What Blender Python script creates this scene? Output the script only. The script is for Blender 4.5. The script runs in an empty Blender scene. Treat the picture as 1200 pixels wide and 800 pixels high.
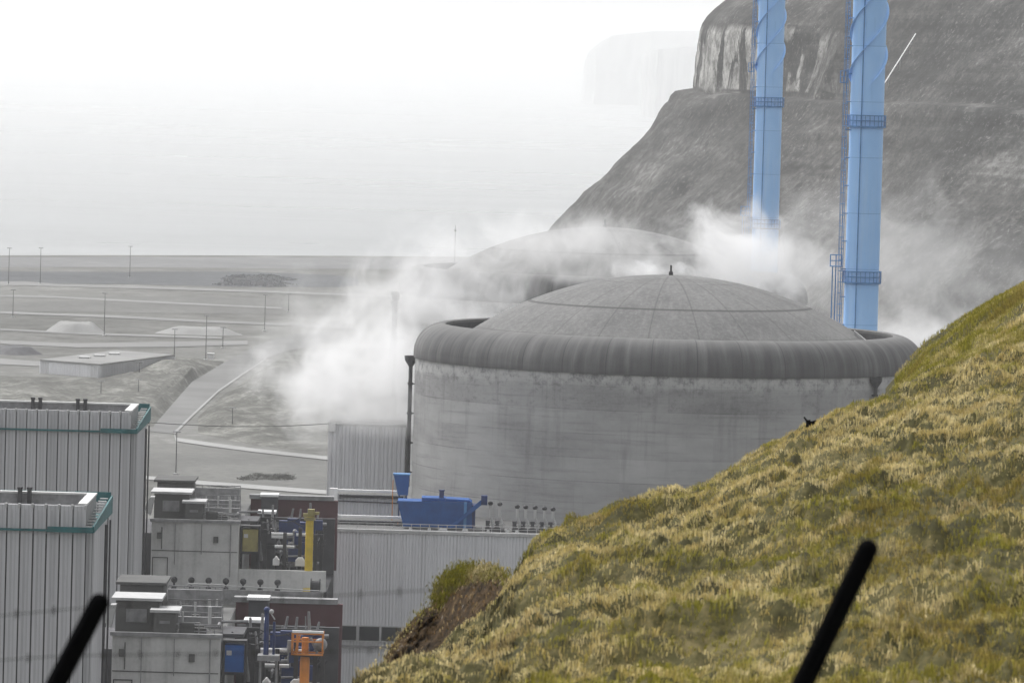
import bpy, math, random
import numpy as np
from mathutils import Vector
random.seed(7); rng = np.random.default_rng(11)
R = math.radians
scene = bpy.context.scene
COL = scene.collection

# ------------------------------------------------------------------ camera
F_PX = 7500.0; W0, H0 = 1200.0, 800.0
CAM = Vector((0, 0, 78.0)); PITCH = R(2.725); ROLL = R(1.6)
fw = Vector((0, math.cos(PITCH), -math.sin(PITCH)))
r0 = Vector((1, 0, 0)); u0 = Vector((0, math.sin(PITCH), math.cos(PITCH)))
rt = r0*math.cos(ROLL) + u0*math.sin(ROLL); up = u0*math.cos(ROLL) - r0*math.sin(ROLL)
cd = bpy.data.cameras.new('camera'); cam = bpy.data.objects.new('camera', cd); COL.objects.link(cam)
from mathutils import Matrix
m = Matrix((rt, up, -fw)).transposed().to_4x4(); m.translation = CAM; cam.matrix_world = m
cd.sensor_width = 36; cd.lens = 36*F_PX/W0; cd.clip_start = 1; cd.clip_end = 60000
cd.dof.use_dof = True; cd.dof.focus_distance = 420; cd.dof.aperture_fstop = 11.0
scene.camera = cam

# ------------------------------------------------------------------ light
SUN_EL, SUN_AZ = R(54), R(-40)          # azimuth from +Y towards +X; sun is to the upper left, beyond the plant
w = bpy.data.worlds.new('World'); scene.world = w; w.use_nodes = True
nt = w.node_tree; bg = nt.nodes['Background']
sky = nt.nodes.new('ShaderNodeTexSky'); sky.sky_type = 'NISHITA'; sky.sun_disc = False
sky.sun_elevation = SUN_EL; sky.sun_rotation = SUN_AZ; sky.dust_density = 6; sky.air_density = 1.2; sky.ozone_density = 1
hs = nt.nodes.new('ShaderNodeHueSaturation'); hs.inputs['Saturation'].default_value = 0.10
nt.links.new(sky.outputs[0], hs.inputs['Color']); nt.links.new(hs.outputs[0], bg.inputs[0]); bg.inputs[1].default_value = 0.15
sl = bpy.data.lights.new('sun', 'SUN'); sl.energy = .5; sl.angle = R(35); sl.color = (1, .975, .94)
so = bpy.data.objects.new('sun', sl); COL.objects.link(so)
sd = Vector((math.sin(SUN_AZ)*math.cos(SUN_EL), math.cos(SUN_AZ)*math.cos(SUN_EL), math.sin(SUN_EL)))
so.rotation_euler = sd.to_track_quat('Z', 'Y').to_euler()
vs = scene.view_settings; vs.view_transform = 'Standard'; vs.look = 'None'; vs.exposure = 0.67; vs.gamma = 1; vs.use_curve_mapping = False
scene.cycles.volume_bounces = 3; scene.cycles.max_bounces = 8; scene.cycles.diffuse_bounces = 3
scene.cycles.volume_step_rate = 0.6; scene.cycles.volume_max_steps = 256

# ------------------------------------------------------------------ helpers
def ray(px, py):
    return fw*F_PX + rt*(px-W0/2) - up*(py-H0/2)
def P(px, py, D):                       # the point that lies D metres ahead (along +Y) in the direction of a pixel
    d = ray(px, py); return CAM + d*(D/d.y)
def G(px, py, z=0.0):                   # the point on the level z
    d = ray(px, py); return CAM + d*((z-CAM.z)/d.z)

class MB:
    def __init__(s): s.v = []; s.f = []; s.at = []
    def add(s, vs, fs):
        o = len(s.v); s.at.append((o, len(s.f))); s.v += [tuple(p) for p in vs]; s.f += [tuple(i+o for i in f) for f in fs]; return s
    def box(s, x0, x1, y0, y1, z0, z1):
        return s.add([(x0,y0,z0),(x1,y0,z0),(x1,y1,z0),(x0,y1,z0),(x0,y0,z1),(x1,y0,z1),(x1,y1,z1),(x0,y1,z1)],
                     [(0,3,2,1),(4,5,6,7),(0,1,5,4),(1,2,6,5),(2,3,7,6),(3,0,4,7)])
    def prism(s, pts, d):               # polygon of 3D points extruded by vector d
        n = len(pts); d = Vector(d)
        a = [Vector(p) for p in pts]; b = [p+d for p in a]
        return s.add(a+b, [tuple(range(n-1,-1,-1)), tuple(range(n,2*n))] + [(i,(i+1)%n,n+(i+1)%n,n+i) for i in range(n)])
    def tube(s, p0, p1, r, r1=None, n=8, cap=True):
        p0, p1 = Vector(p0), Vector(p1); r1 = r if r1 is None else r1
        a = (p1-p0).normalized(); t = Vector((0,0,1)) if abs(a.z) < .9 else Vector((1,0,0))
        e1 = a.cross(t).normalized(); e2 = a.cross(e1)
        vs = []
        for p, rr in ((p0,r),(p1,r1)):
            for k in range(n):
                q = 2*math.pi*k/n; vs.append(p+e1*(rr*math.cos(q))+e2*(rr*math.sin(q)))
        fs = [(k,(k+1)%n,n+(k+1)%n,n+k) for k in range(n)]
        if cap: fs += [tuple(range(n-1,-1,-1)), tuple(range(n,2*n))]
        return s.add(vs, fs)
    def path(s, pts, r, n=6):
        for a, b in zip(pts, pts[1:]): s.tube(a, b, r, n=n)
        return s
    def lathe(s, prof, n=96, c=(0,0,0), a0=0, a1=2*math.pi):
        full = abs(a1-a0-2*math.pi) < 1e-6; k = n if full else n+1; mm = len(prof)
        vs = []
        for i in range(k):
            q = a0+(a1-a0)*i/n
            for (r, z) in prof: vs.append((c[0]+r*math.cos(q), c[1]+r*math.sin(q), c[2]+z))
        fs = []
        for i in range(n):
            j = (i+1) % k
            for t in range(mm-1): fs.append((i*mm+t, j*mm+t, j*mm+t+1, i*mm+t+1))
        return s.add(vs, fs)
    def ball(s, c, r, n=8, sz=1.0):
        prof = [(r*math.sin(math.pi*t/n)+1e-4, -r*sz*math.cos(math.pi*t/n)) for t in range(n+1)]
        return s.lathe(prof, n*2, c)
    def grid(s, rows):                  # rows of equal length of 3D points
        n = len(rows[0]); vs = [p for r_ in rows for p in r_]
        return s.add(vs, [(i*n+j, i*n+j+1, (i+1)*n+j+1, (i+1)*n+j) for i in range(len(rows)-1) for j in range(n-1)])
    def build(s, name, mat, parent=None, smooth=False, origin=None):
        me = bpy.data.meshes.new(name)
        base = Vector(origin) if origin is not None else (Vector(parent['_b']) if parent and '_b' in parent else Vector((0,0,0)))
        me.from_pydata([tuple(Vector(p)-base) for p in s.v], [], s.f)
        me.materials.append(mat)
        if smooth:
            me.polygons.foreach_set('use_smooth', [True]*len(me.polygons))
            if smooth != 'all': me.set_sharp_from_angle(angle=R(38))
        me.update()
        o = bpy.data.objects.new(name, me); COL.objects.link(o)
        if parent is not None:
            o.parent = parent
            if origin is not None: o.location = base-Vector(parent['_b'])
            elif '_b' not in parent: pass
            o['_b'] = tuple(base)
        else:
            o.location = base; o['_b'] = tuple(base)
        return o
def build_each(mb, name, mat, parent, every=1):
    out = []
    for k in range(0, len(mb.at), every):
        a = mb.at[k]; b = mb.at[k+every] if k+every < len(mb.at) else (len(mb.v), len(mb.f))
        q = MB(); q.v = mb.v[a[0]:b[0]]; q.f = [tuple(i-a[0] for i in f) for f in mb.f[a[1]:b[1]]]; out.append(q.build(name, mat, parent))
    return out
def thing(name, label, cat, loc, group=None):
    o = bpy.data.objects.new(name, None); COL.objects.link(o); o.location = loc
    o.empty_display_size = .5
    o['label'] = label; o['category'] = cat; o['_b'] = tuple(loc)
    if group: o['group'] = group
    return o
def tag(o, label, cat, group=None, kind=None):
    o['label'] = label; o['category'] = cat
    if group: o['group'] = group
    if kind: o['kind'] = kind
    return o
def struct(o, kind='structure', label=None):
    o['kind'] = kind
    if label: o['label'] = label
    return o
def copy_tree(o, parent=None):
    c = o.copy(); COL.objects.link(c)
    if parent: c.parent = parent
    for ch in list(o.children): copy_tree(ch, c)
    return c
def by_y(root):                          # (px-based) box from its front face
    return root
def boxpx(mb, l, r, t, b, D, depth, zb=None):
    a = P(l, (t+b)/2, D); c = P(r, (t+b)/2, D); zt = P((l+r)/2, t, D).z; z0 = P((l+r)/2, b, D).z if zb is None else zb
    mb.box(a.x, c.x, D, D+depth, z0, zt); return mb

# value noise
_perm = rng.random((256, 256))
def vnoise(x, y):
    xi = np.floor(x).astype(int); yi = np.floor(y).astype(int); fx = x-xi; fy = y-yi
    fx = fx*fx*(3-2*fx); fy = fy*fy*(3-2*fy)
    g = lambda a, b: _perm[a & 255, b & 255]
    return (g(xi,yi)*(1-fx)+g(xi+1,yi)*fx)*(1-fy)+(g(xi,yi+1)*(1-fx)+g(xi+1,yi+1)*fx)*fy
def fbm(x, y, o=4):
    x = np.asarray(x, float); y = np.asarray(y, float); s = 0; a = .5
    for k in range(o): s = s+a*vnoise(x*2**k+17.3*k, y*2**k+5.1*k); a *= .5
    return s/(1-.5**o)

# ------------------------------------------------------------------ materials
class NT:
    def __init__(s, name):
        s.m = bpy.data.materials.new(name); s.m.use_nodes = True; s.t = s.m.node_tree
        s.b = s.t.nodes['Principled BSDF']; s.out = s.t.nodes['Material Output']
    def n(s, typ, **kw):
        x = s.t.nodes.new('ShaderNode'+typ)
        for k, v in kw.items(): setattr(x, k, v)
        return x
    def l(s, a, b): s.t.links.new(a, b)
    def put(s, sock, v):
        if hasattr(v, 'is_output') or isinstance(v, bpy.types.NodeSocket): s.l(v, sock)
        else: sock.default_value = v
    def obj(s): return s.n('TexCoord').outputs['Object']
    def xyz(s, v): x = s.n('SeparateXYZ'); s.l(v, x.inputs[0]); return x.outputs
    def vec(s, x, y, z):
        c = s.n('CombineXYZ')
        for i, v in enumerate((x, y, z)): s.put(c.inputs[i], v)
        return c.outputs[0]
    def math(s, op, a, b=0.0, c=0.0):
        x = s.n('Math', operation=op); s.put(x.inputs[0], a); s.put(x.inputs[1], b); s.put(x.inputs[2], c); return x.outputs[0]
    def noise(s, v, scale=1, detail=5, rough=.55, dist=0):
        x = s.n('TexNoise'); s.l(v, x.inputs['Vector']); x.inputs['Scale'].default_value = scale
        x.inputs['Detail'].default_value = detail; x.inputs['Roughness'].default_value = rough; x.inputs['Distortion'].default_value = dist
        return x.outputs[0]
    def scale(s, v, k):
        x = s.n('VectorMath', operation='MULTIPLY'); s.l(v, x.inputs[0]); x.inputs[1].default_value = k; return x.outputs[0]
    def ramp(s, f, stops):
        x = s.n('ValToRGB'); s.l(f, x.inputs[0]); e = x.color_ramp.elements
        while len(e) < len(stops): e.new(.5)
        for i, (p, c) in enumerate(stops):
            e[i].position = p; e[i].color = (c, c, c, 1) if isinstance(c, (int, float)) else (*c, 1)
        return x.outputs[0]
    def mrange(s, f, a, b, c=0, d=1):
        x = s.n('MapRange'); s.l(f, x.inputs[0])
        for i, v in enumerate((a, b, c, d)): x.inputs[i+1].default_value = v
        return x.outputs[0]
    def mix(s, f, a, b, mode='MIX'):
        x = s.n('Mix', data_type='RGBA', blend_type=mode); s.put(x.inputs[0], f)
        for k, v in ((6, a), (7, b)):
            s.put(x.inputs[k], v if not isinstance(v, tuple) else ((*v, 1) if len(v) == 3 else v))
        return x.outputs[2]
    def bump(s, h, strength=.4, dist=.1):
        x = s.n('Bump'); s.l(h, x.inputs['Height']); x.inputs['Strength'].default_value = strength; x.inputs['Distance'].default_value = dist
        s.l(x.outputs[0], s.b.inputs['Normal'])
    def done(s, col=None, rough=.8, spec=.25, metal=0):
        if col is not None: s.put(s.b.inputs['Base Color'], col if not isinstance(col, tuple) else (*col, 1))
        s.put(s.b.inputs['Roughness'], rough); s.b.inputs['Specular IOR Level'].default_value = spec; s.b.inputs['Metallic'].default_value = metal
        return s.m
def g3(v, k=(1, 1, 1.01)): return tuple(v*i for i in k)

def weathered(name, col, var=.25, scale=.6, rough=.7, streak=.3, spec=.3, dirt=(.06,.055,.05)):
    """paint or sheet metal: blotches, vertical run-off streaks and grime"""
    t = NT(name); o = t.obj()
    big = t.noise(o, scale, 5, .6)
    st = t.noise(t.scale(o, (3.2, 3.2, .16)), 1, 4, .6)
    c1 = tuple(min(1, x*(1+var)) for x in col); c0 = tuple(x*(1-var) for x in col)
    c = t.mix(t.mrange(big, .3, .7), c0, c1)
    c = t.mix(t.mrange(st, .55, .8, 0, streak), c, dirt)
    return t.done(c, rough, spec)

def concrete(name, v=.24, scale=.25, streak=.35, tint=(1, 1, .985)):
    t = NT(name); o = t.obj()
    big = t.noise(o, scale, 6, .62, .3)
    fine = t.noise(o, 4.5, 4, .7)
    st = t.noise(t.scale(o, (1.6, 1.6, .10)), 1, 5, .62)
    c = t.mix(t.mrange(big, .3, .7), g3(v*.72, tint), g3(v*1.2, tint))
    c = t.mix(t.mrange(st, .52, .78, 0, streak), c, g3(v*.35, tint))
    c = t.mix(t.mrange(fine, .35, .7, 0, .25), c, g3(v*1.4, tint))
    return t.done(c, .9, .15)

M = {}
M['white'] = weathered('white_paint', (.74, .74, .74), .08, 1.2, .5, .2)
M['trim'] = weathered('pale_trim', (.42, .42, .42), .15, 1.2, .6, .3)
M['pale'] = weathered('pale_coping', (.55, .55, .54), .12, 1.2, .6, .3)
M['steel'] = weathered('grey_steel', (.22, .22, .225), .3, 1.5, .5, .35)
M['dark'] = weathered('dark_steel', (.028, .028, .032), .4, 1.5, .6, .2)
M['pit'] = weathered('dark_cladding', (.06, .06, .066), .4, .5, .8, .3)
M['teal'] = weathered('teal_paint', (.006, .10, .108), .3, .8, .55, .3)
M['blue'] = weathered('blue_paint', (.006, .075, .27), .22, .8, .7, .25, dirt=(.01,.03,.09))
M['darkblue'] = weathered('dark_blue_paint', (.012, .03, .12), .35, 1.1, .5, .3)
M['yellow'] = weathered('yellow_paint', (.55, .40, .035), .2, 1.1, .5, .3)
M['dullyellow'] = weathered('faded_yellow_paint', (.26, .225, .08), .3, 1.1, .6, .4)
M['orange'] = weathered('orange_paint', (.56, .20, .03), .22, 1.1, .5, .3)
M['maroon'] = weathered('maroon_cladding', (.085, .034, .04), .25, .5, .75, .3)
M['concrete'] = concrete('grey_concrete', .48, .25, .5)
M['darkconcrete'] = concrete('dark_concrete', .105)
M['black'] = weathered('black_bitumen', (.003, .003, .0035), .2, 2, .95, .0, .03)
M['wire'] = weathered('rusty_wire', (.02, .018, .016), .3, 3, .7, .1)
M['roof'] = concrete('grey_roofing', .12, .12, .2)
M['glass'] = NT('dark_window_glass').done((.012, .014, .017), .08, .5)

def clad_mat(name, v, freq, amp=.10):
    """profiled grey sheeting: each sheet a touch different, run-off streaks"""
    t = NT(name); o = t.obj(); x, y, z = t.xyz(o)
    s = t.math('ADD', x, y)
    cell = t.math('FLOOR', t.math('MULTIPLY', s, freq))
    wn = t.n('TexWhiteNoise', noise_dimensions='1D'); t.l(cell, wn.inputs['W'])
    big = t.noise(o, .12, 5, .6)
    fr = t.math('FRACT', t.math('MULTIPLY', s, freq*3.0)); gr = t.math('LESS_THAN', fr, .16)
    st = t.noise(t.scale(o, (2.2, 2.2, .05)), 1, 5, .65)
    k = t.math('ADD', t.math('MULTIPLY', wn.outputs[0], amp), t.math('MULTIPLY', big, .3))
    c = t.mix(t.mrange(k, .0, .5), g3(v*.82, (.985, .99, 1.03)), g3(v*1.16, (.985, .99, 1.02)))
    c = t.mix(t.mrange(st, .5, .8, 0, .45), c, g3(v*.5))
    c = t.mix(t.math('MULTIPLY', gr, .38), c, g3(v*.35))
    return t.done(c, .55, .3)
M['clad'] = clad_mat('grey_sheet_cladding', .48, 1.092, .22)
M['clad_fine'] = clad_mat('fine_grey_sheet_cladding', .68, 1.0, .06)
M['groove'] = weathered('cladding_groove', (.055, .055, .058), .3, .8, .8, .2)

# reactor concrete, in cylindrical coordinates round the axis of the building
def cyl_coords(t):
    o = t.obj(); x, y, z = t.xyz(o)
    ang = t.math('ARCTAN2', y, x); s = t.math('MULTIPLY', ang, 26.0)
    r = t.math('SQRT', t.math('ADD', t.math('MULTIPLY', x, x), t.math('MULTIPLY', y, y)))
    return o, ang, s, z, r
def mat_cyl():
    t = NT('reactor_wall_concrete'); o, ang, s, z, r = cyl_coords(t)
    v = t.vec(s, z, 0.0)
    blot = t.noise(t.scale(v, (.10, .22, 1)), 1, 6, .62, .4)
    lift = t.math('DIVIDE', t.math('ADD', z, .6), 2.35)
    wn = t.n('TexWhiteNoise', noise_dimensions='1D'); t.l(t.math('FLOOR', lift), wn.inputs['W'])
    fr = t.math('FRACT', lift)
    pan = t.math('DIVIDE', s, 4.6)
    wn2 = t.n('TexWhiteNoise', noise_dimensions='2D'); t.l(t.vec(t.math('FLOOR', pan), t.math('FLOOR', lift), 0.0), wn2.inputs['Vector'])
    k = t.math('ADD', t.math('MULTIPLY', blot, .75), t.math('ADD', t.math('MULTIPLY', wn.outputs[0], .12), t.math('MULTIPLY', wn2.outputs[0], .10)))
    c = t.mix(t.mrange(k, .25, .72), (.20, .20, .202), (.45, .45, .45))
    st = t.noise(t.scale(v, (.9, .045, 1)), 1, 5, .65)
    c = t.mix(t.mrange(st, .56, .8, 0, .5), c, (.34, .34, .34))
    st2 = t.noise(t.scale(v, (.55, .05, 1)), 1.7, 5, .6)
    c = t.mix(t.mrange(st2, .55, .8, 0, .45), c, (.09, .09, .092))
    # horizontal tide marks along the lift joints
    hb = t.noise(t.scale(v, (.10, 2.0, 1)), 1, 6, .68, .1)
    c = t.mix(t.mrange(hb, .52, .68, 0, .36), c, (.10, .10, .102))
    line = t.math('LESS_THAN', fr, .035)
    ln = t.noise(t.scale(v, (.12, .5, 1)), 1, 3, .5)
    c = t.mix(t.math('MULTIPLY', line, t.mrange(ln, .4, .65, 0, .5)), c, (.07, .07, .07))
    # bleached, flaking band under the rim and dark patches just below it
    edge = t.math('ADD', z, t.math('MULTIPLY', t.noise(t.scale(v, (.5, .3, 1)), 1, 5, .7), 2.6))
    fl = t.noise(t.scale(v, (1.1, .9, 1)), 1, 6, .72)
    band = t.mrange(edge, 44.9, 46.3)
    c = t.mix(t.math('MULTIPLY', band, t.mrange(fl, .46, .56, 0, .85)), c, (.50, .50, .49))
    c = t.mix(t.math('MULTIPLY', t.mrange(edge, 44.2, 45.4), t.mrange(fl, .47, .38, 0, .6)), c, (.11, .11, .11))
    dr = t.noise(t.scale(v, (1.3, .03, 1)), 1, 6, .7)
    c = t.mix(t.math('MULTIPLY', t.mrange(z, 36, 45), t.mrange(dr, .57, .7, 0, .55)), c, (.12, .12, .12))
    fl2 = t.noise(t.scale(v, (.5, .9, 1)), 1.6, 7, .78)
    b2 = t.math('MULTIPLY', t.mrange(z, 40.2, 42.2), t.mrange(z, 44.9, 43.4))
    c = t.mix(t.math('MULTIPLY', b2, t.mrange(fl2, .53, .66, 0, .5)), c, (.09, .09, .09))
    fine = t.noise(o, 2.4, 6, .8)
    c = t.mix(t.mrange(fine, .35, .7, 0, .34), c, (.38, .38, .38))
    t.bump(t.math('ADD', t.math('MULTIPLY', line, -.5), fine), .25, .05)
    return t.done(c, .92, .12)
def mat_rim():
    t = NT('stained_shaded_rim_concrete'); o, ang, s, z, r = cyl_coords(t)
    v = t.vec(s, t.math('ADD', z, t.math('MULTIPLY', r, -.4)), 0.0)
    a = t.noise(t.scale(v, (.85, .05, 1)), 1, 6, .66, .1)
    b = t.noise(t.scale(v, (.11, .12, 1)), 1, 5, .6, .3)
    k = t.math('ADD', t.math('MULTIPLY', a, .62), t.math('MULTIPLY', b, .38))
    c = t.ramp(k, [(.36, (.07, .07, .072)), (.47, (.10, .10, .102)), (.55, (.135, .135, .136)), (.72, (.25, .25, .245))])
    lip = t.mrange(z, 46.2, 45.2)  # foot of the rim darkened in the colour, where it gets less light
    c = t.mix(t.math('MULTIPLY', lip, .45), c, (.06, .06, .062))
    top = t.mrange(z, 47.9, 49.0)  # rim top lightened in the colour for light from above
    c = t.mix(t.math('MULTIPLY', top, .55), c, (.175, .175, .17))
    pw = t.math('ABSOLUTE', t.math('SUBTRACT', t.math('FRACT', t.math('DIVIDE', s, 4.54)), .5))
    c = t.mix(t.math('MULTIPLY', t.math('LESS_THAN', pw, .012), .6), c, (.05, .05, .05))
    return t.done(c, .9, .15)
def mat_dome():
    t = NT('dome_concrete'); o, ang, s, z, r = cyl_coords(t)
    big = t.noise(t.scale(o, (1, 1, 1)), .16, 6, .62, .3)
    c = t.mix(t.mrange(big, .3, .7), (.12, .12, .121), (.19, .19, .188))
    v = t.vec(t.math('MULTIPLY', ang, 17.0), t.math('MULTIPLY', r, .22), 0.0)
    st = t.noise(v, 1.1, 5, .66)
    c = t.mix(t.mrange(st, .5, .75, 0, .45), c, (.245, .245, .24))
    sp = t.noise(o, 2.6, 5, .78)
    c = t.mix(t.mrange(sp, .5, .75, 0, .55), c, (.30, .30, .29))
    c = t.mix(t.mrange(sp, .48, .3, 0, .4), c, (.07, .07, .07))
    fr = t.math('ABSOLUTE', t.math('SUBTRACT', t.math('FRACT', t.math('MULTIPLY', ang, 24/(2*math.pi))), .5))
    wdt = t.math('DIVIDE', .075, t.math('MULTIPLY', r, 2*math.pi/24))
    ml = t.math('LESS_THAN', fr, wdt)
    c = t.mix(t.math('MULTIPLY', ml, .4), c, (.06, .06, .06))
    for rr, wd, kk in ((14.3, .18, .75), (7.0, .12, .35), (19.6, .25, .3)):
        rl = t.math('LESS_THAN', t.math('ABSOLUTE', t.math('SUBTRACT', r, rr)), wd)
        c = t.mix(t.math('MULTIPLY', rl, kk), c, (.055, .055, .055))
    return t.done(c, .9, .15)
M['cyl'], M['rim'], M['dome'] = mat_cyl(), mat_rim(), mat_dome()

def mat_stack():
    t = NT('pale_blue_paint'); o = t.obj(); x, y, z = t.xyz(o)
    st = t.noise(t.scale(o, (1.4, 1.4, .07)), 1, 5, .62)
    big = t.noise(o, .25, 4, .6)
    c = t.mix(t.mrange(big, .3, .7), (.30, .55, .92), (.36, .61, .96))
    c = t.mix(t.mrange(st, .5, .8, 0, .4), c, (.48, .64, .84))
    pl = t.n('TexWhiteNoise', noise_dimensions='1D'); t.l(t.math('FLOOR', t.math('DIVIDE', z, 6.0)), pl.inputs['W'])
    c = t.mix(t.math('MULTIPLY', pl.outputs[0], .22), c, (.20, .42, .74))
    sn = t.noise(t.scale(o, (2.5, 2.5, .12)), 1.3, 6, .7)
    c = t.mix(t.mrange(sn, .6, .8, 0, .35), c, (.12, .22, .36))
    fr = t.math('FRACT', t.math('DIVIDE', z, 6.0))
    c = t.mix(t.math('MULTIPLY', t.math('LESS_THAN', fr, .012), .4), c, (.07, .19, .42))
    return t.done(c, .5, .3)
M['stack'] = mat_stack()
M['stackdark'] = weathered('deep_blue_paint', (.06, .20, .43), .25, 1.2, .5, .2, dirt=(.02,.07,.2))

# ground, sea, hills
def mat_ground():
    t = NT('rough_ground'); o = t.obj()
    a = t.noise(t.scale(o, (1, .35, 1)), .012, 6, .6, .4)
    b = t.noise(t.scale(o, (1, .5, 1)), .10, 6, .68, .3)
    c = t.noise(t.scale(o, (1, .6, 1)), .55, 4, .7)
    k = t.math('ADD', t.math('MULTIPLY', a, .5), t.math('ADD', t.math('MULTIPLY', b, .35), t.math('MULTIPLY', c, .15)))
    col = t.ramp(k, [(.38, (.065, .066, .06)), (.46, (.105, .105, .098)), (.54, (.15, .15, .142)), (.64, (.28, .278, .267))])
    return t.done(col, .95, .1)
def mat_veg(name, dark, mid, pale, s1, s2):
    t = NT(name); o = t.obj()
    b = t.noise(t.scale(o, (1, .6, 1)), s1, 6, .7, .5); c = t.noise(o, s2, 5, .72)
    k = t.math('ADD', t.math('MULTIPLY', b, .55), t.math('MULTIPLY', c, .45))
    return t.done(t.ramp(k, [(.36, dark), (.5, mid), (.62, pale)]), .95, .1)
M['ground'] = mat_ground()
M['bankveg'] = mat_veg('bank_scrub', (.04, .04, .036), (.095, .095, .086), (.24, .24, .22), .11, .7)
M['field'] = mat_veg('field_grass', (.09, .09, .086), (.12, .12, .115), (.16, .16, .15), .03, .4)
M['darkfield'] = mat_veg('dark_field', (.13, .131, .134), (.16, .161, .163), (.20, .201, .20), .02, .2)
M['wood'] = mat_veg('far_wood', (.075, .079, .086), (.10, .104, .112), (.13, .133, .14), .03, .3)
M['woodleaf'] = mat_veg('far_leaves', (.18, .185, .195), (.22, .225, .235), (.26, .265, .27), .03, .3)
M['heath'] = mat_veg('dark_heath', (.05, .053, .058), (.075, .079, .085), (.105, .108, .115), .03, .3)
M['asphalt'] = concrete('worn_road', .15, .05, .2)
M['palepath'] = concrete('pale_gravel', .27, .03, .15); M['track'] = concrete('faint_track', .19, .02, .3)
M['chalkpile'] = concrete('pale_spoil', .27, .06, .2)
M['warehouse'] = clad_mat('pale_warehouse_sheet', .70, .25)
M['whroof'] = concrete('pale_flat_roof', .22, .05, .15)
def mat_sea():
    t = NT('sea_water'); o = t.obj()
    a = t.noise(t.scale(o, (.05, .16, 1)), 1, 6, .65, .4)
    t.bump(a, .25, 1.2)
    b = t.noise(t.scale(o, (.0012, .006, 1)), 1, 5, .6, .5)
    return t.done(t.ramp(b, [(.35, (.10, .11, .115)), (.65, (.20, .21, .215))]), t.mrange(b, .3, .7, .22, .42), .28)
M['sea'] = mat_sea()
def mat_headland():
    t = NT('headland_chalk_and_scrub'); o = t.obj(); x, y, z = t.xyz(o)
    geo = t.n('NewGeometry'); nz = t.xyz(geo.outputs['Normal'])[2]
    a = t.noise(t.scale(o, (1, 1, 2.2)), .022, 6, .66, .2); b = t.noise(o, .30, 6, .8, .1); bd = t.noise(t.scale(o, (.012, .012, .55)), 1, 4, .6, .15)
    k = t.math('ADD', t.math('MULTIPLY', a, .46), t.math('ADD', t.math('MULTIPLY', b, .36), t.math('MULTIPLY', bd, .18)))
    veg = t.ramp(k, [(.40, (.020, .020, .020)), (.49, (.042, .042, .041)), (.56, (.085, .084, .081)), (.64, (.22, .218, .21))])
    sc = t.noise(t.scale(o, (1, 1, .6)), .055, 6, .72, .8)
    low = t.mrange(z, 62, 40)
    veg = t.mix(t.math('MULTIPLY', low, t.mrange(sc, .46, .62, 0, .5)), veg, t.mix(t.mrange(b, .4, .6), (.05, .05, .048), (.22, .218, .21)))
    stt = t.noise(t.scale(o, (.085, .085, .03)), 1, 6, .62, .9)
    cr = t.noise(o, .25, 6, .7)
    chalk = t.mix(t.mrange(cr, .42, .62), (.17, .168, .16), (.46, .455, .44))
    steep = t.mrange(nz, .45, .25)
    side = t.mrange(x, 88, 66)
    f = t.math('MULTIPLY', t.math('MULTIPLY', steep, side), t.mrange(stt, .44, .49))
    zz = t.mrange(z, 64, 66)
    c = t.mix(t.math('MULTIPLY', f, zz), veg, chalk)
    # pale ledge at the bench, in patches
    lg = t.math('MULTIPLY', t.math('LESS_THAN', t.math('ABSOLUTE', t.math('SUBTRACT', z, 64.4)), 1.0), t.mrange(t.noise(o, .05, 3, .6), .56, .64, 0, .45))
    c = t.mix(lg, c, (.22, .218, .21))
    spk = t.noise(o, .75, 5, .8); spm = t.noise(o, .03, 4, .6)
    c = t.mix(t.math('MULTIPLY', t.mrange(spk, .56, .64), t.mrange(spm, .4, .65, .1, .7)), c, (.30, .298, .29))
    c = t.mix(t.math('MULTIPLY', t.mrange(spk, .46, .38), .6), c, (.018, .018, .018))
    return t.done(c, .95, .1)
M['headland'] = mat_headland()
def mat_farcliff():
    t = NT('far_chalk'); o = t.obj()
    st = t.noise(t.scale(o, (.03, .03, .006)), 1, 5, .65, .4)
    return t.done(t.ramp(st, [(.4, (.16, .17, .165)), (.6, (.40, .40, .395))]), .95, .1)
M['farcliff'] = mat_farcliff()
def mat_turf():
    t = NT('turf_soil'); o = t.obj()
    a = t.noise(o, .6, 5, .65, .3); b = t.noise(o, 7, 5, .75)
    k = t.math('ADD', t.math('MULTIPLY', a, .5), t.math('MULTIPLY', b, .5))
    return t.done(t.ramp(k, [(.38, (.022, .020, .007)), (.5, (.055, .05, .016)), (.62, (.14, .115, .05))]), .95, .1)
M['turf'] = mat_turf()
def mat_soil():
    t = NT('bare_soil'); o = t.obj()
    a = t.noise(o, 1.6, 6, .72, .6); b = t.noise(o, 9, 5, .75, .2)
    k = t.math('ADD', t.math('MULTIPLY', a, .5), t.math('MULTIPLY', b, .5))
    c = t.ramp(k, [(.40, (.010, .007, .004)), (.48, (.036, .022, .010)), (.56, (.09, .056, .025)), (.66, (.22, .155, .08))])  # soil tones darkened to hold the shadows of the broken bank
    x = t.n('TexVoronoi'); t.l(o, x.inputs['Vector']); x.inputs['Scale'].default_value = 7
    c = t.mix(t.math('MULTIPLY', t.math('LESS_THAN', x.outputs[0], .22), t.mrange(a, .5, .6, 0, .8)), c, (.42, .40, .36))
    t.bump(b, .8, .1)
    return t.done(c, .95, .1)
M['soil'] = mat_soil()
def mat_blade():
    t = NT('grass_blades'); at = t.n('Attribute', attribute_name='tint'); t.b.inputs['Roughness'].default_value = .7
    tr = t.n('BsdfTranslucent'); t.l(at.outputs[0], tr.inputs[0]); df = t.n('BsdfDiffuse'); t.l(at.outputs[0], df.inputs[0])
    mx = t.n('MixShader'); mx.inputs[0].default_value = .3; t.l(df.outputs[0], mx.inputs[1]); t.l(tr.outputs[0], mx.inputs[2])
    t.l(mx.outputs[0], t.out.inputs['Surface']); return t.m
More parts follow.
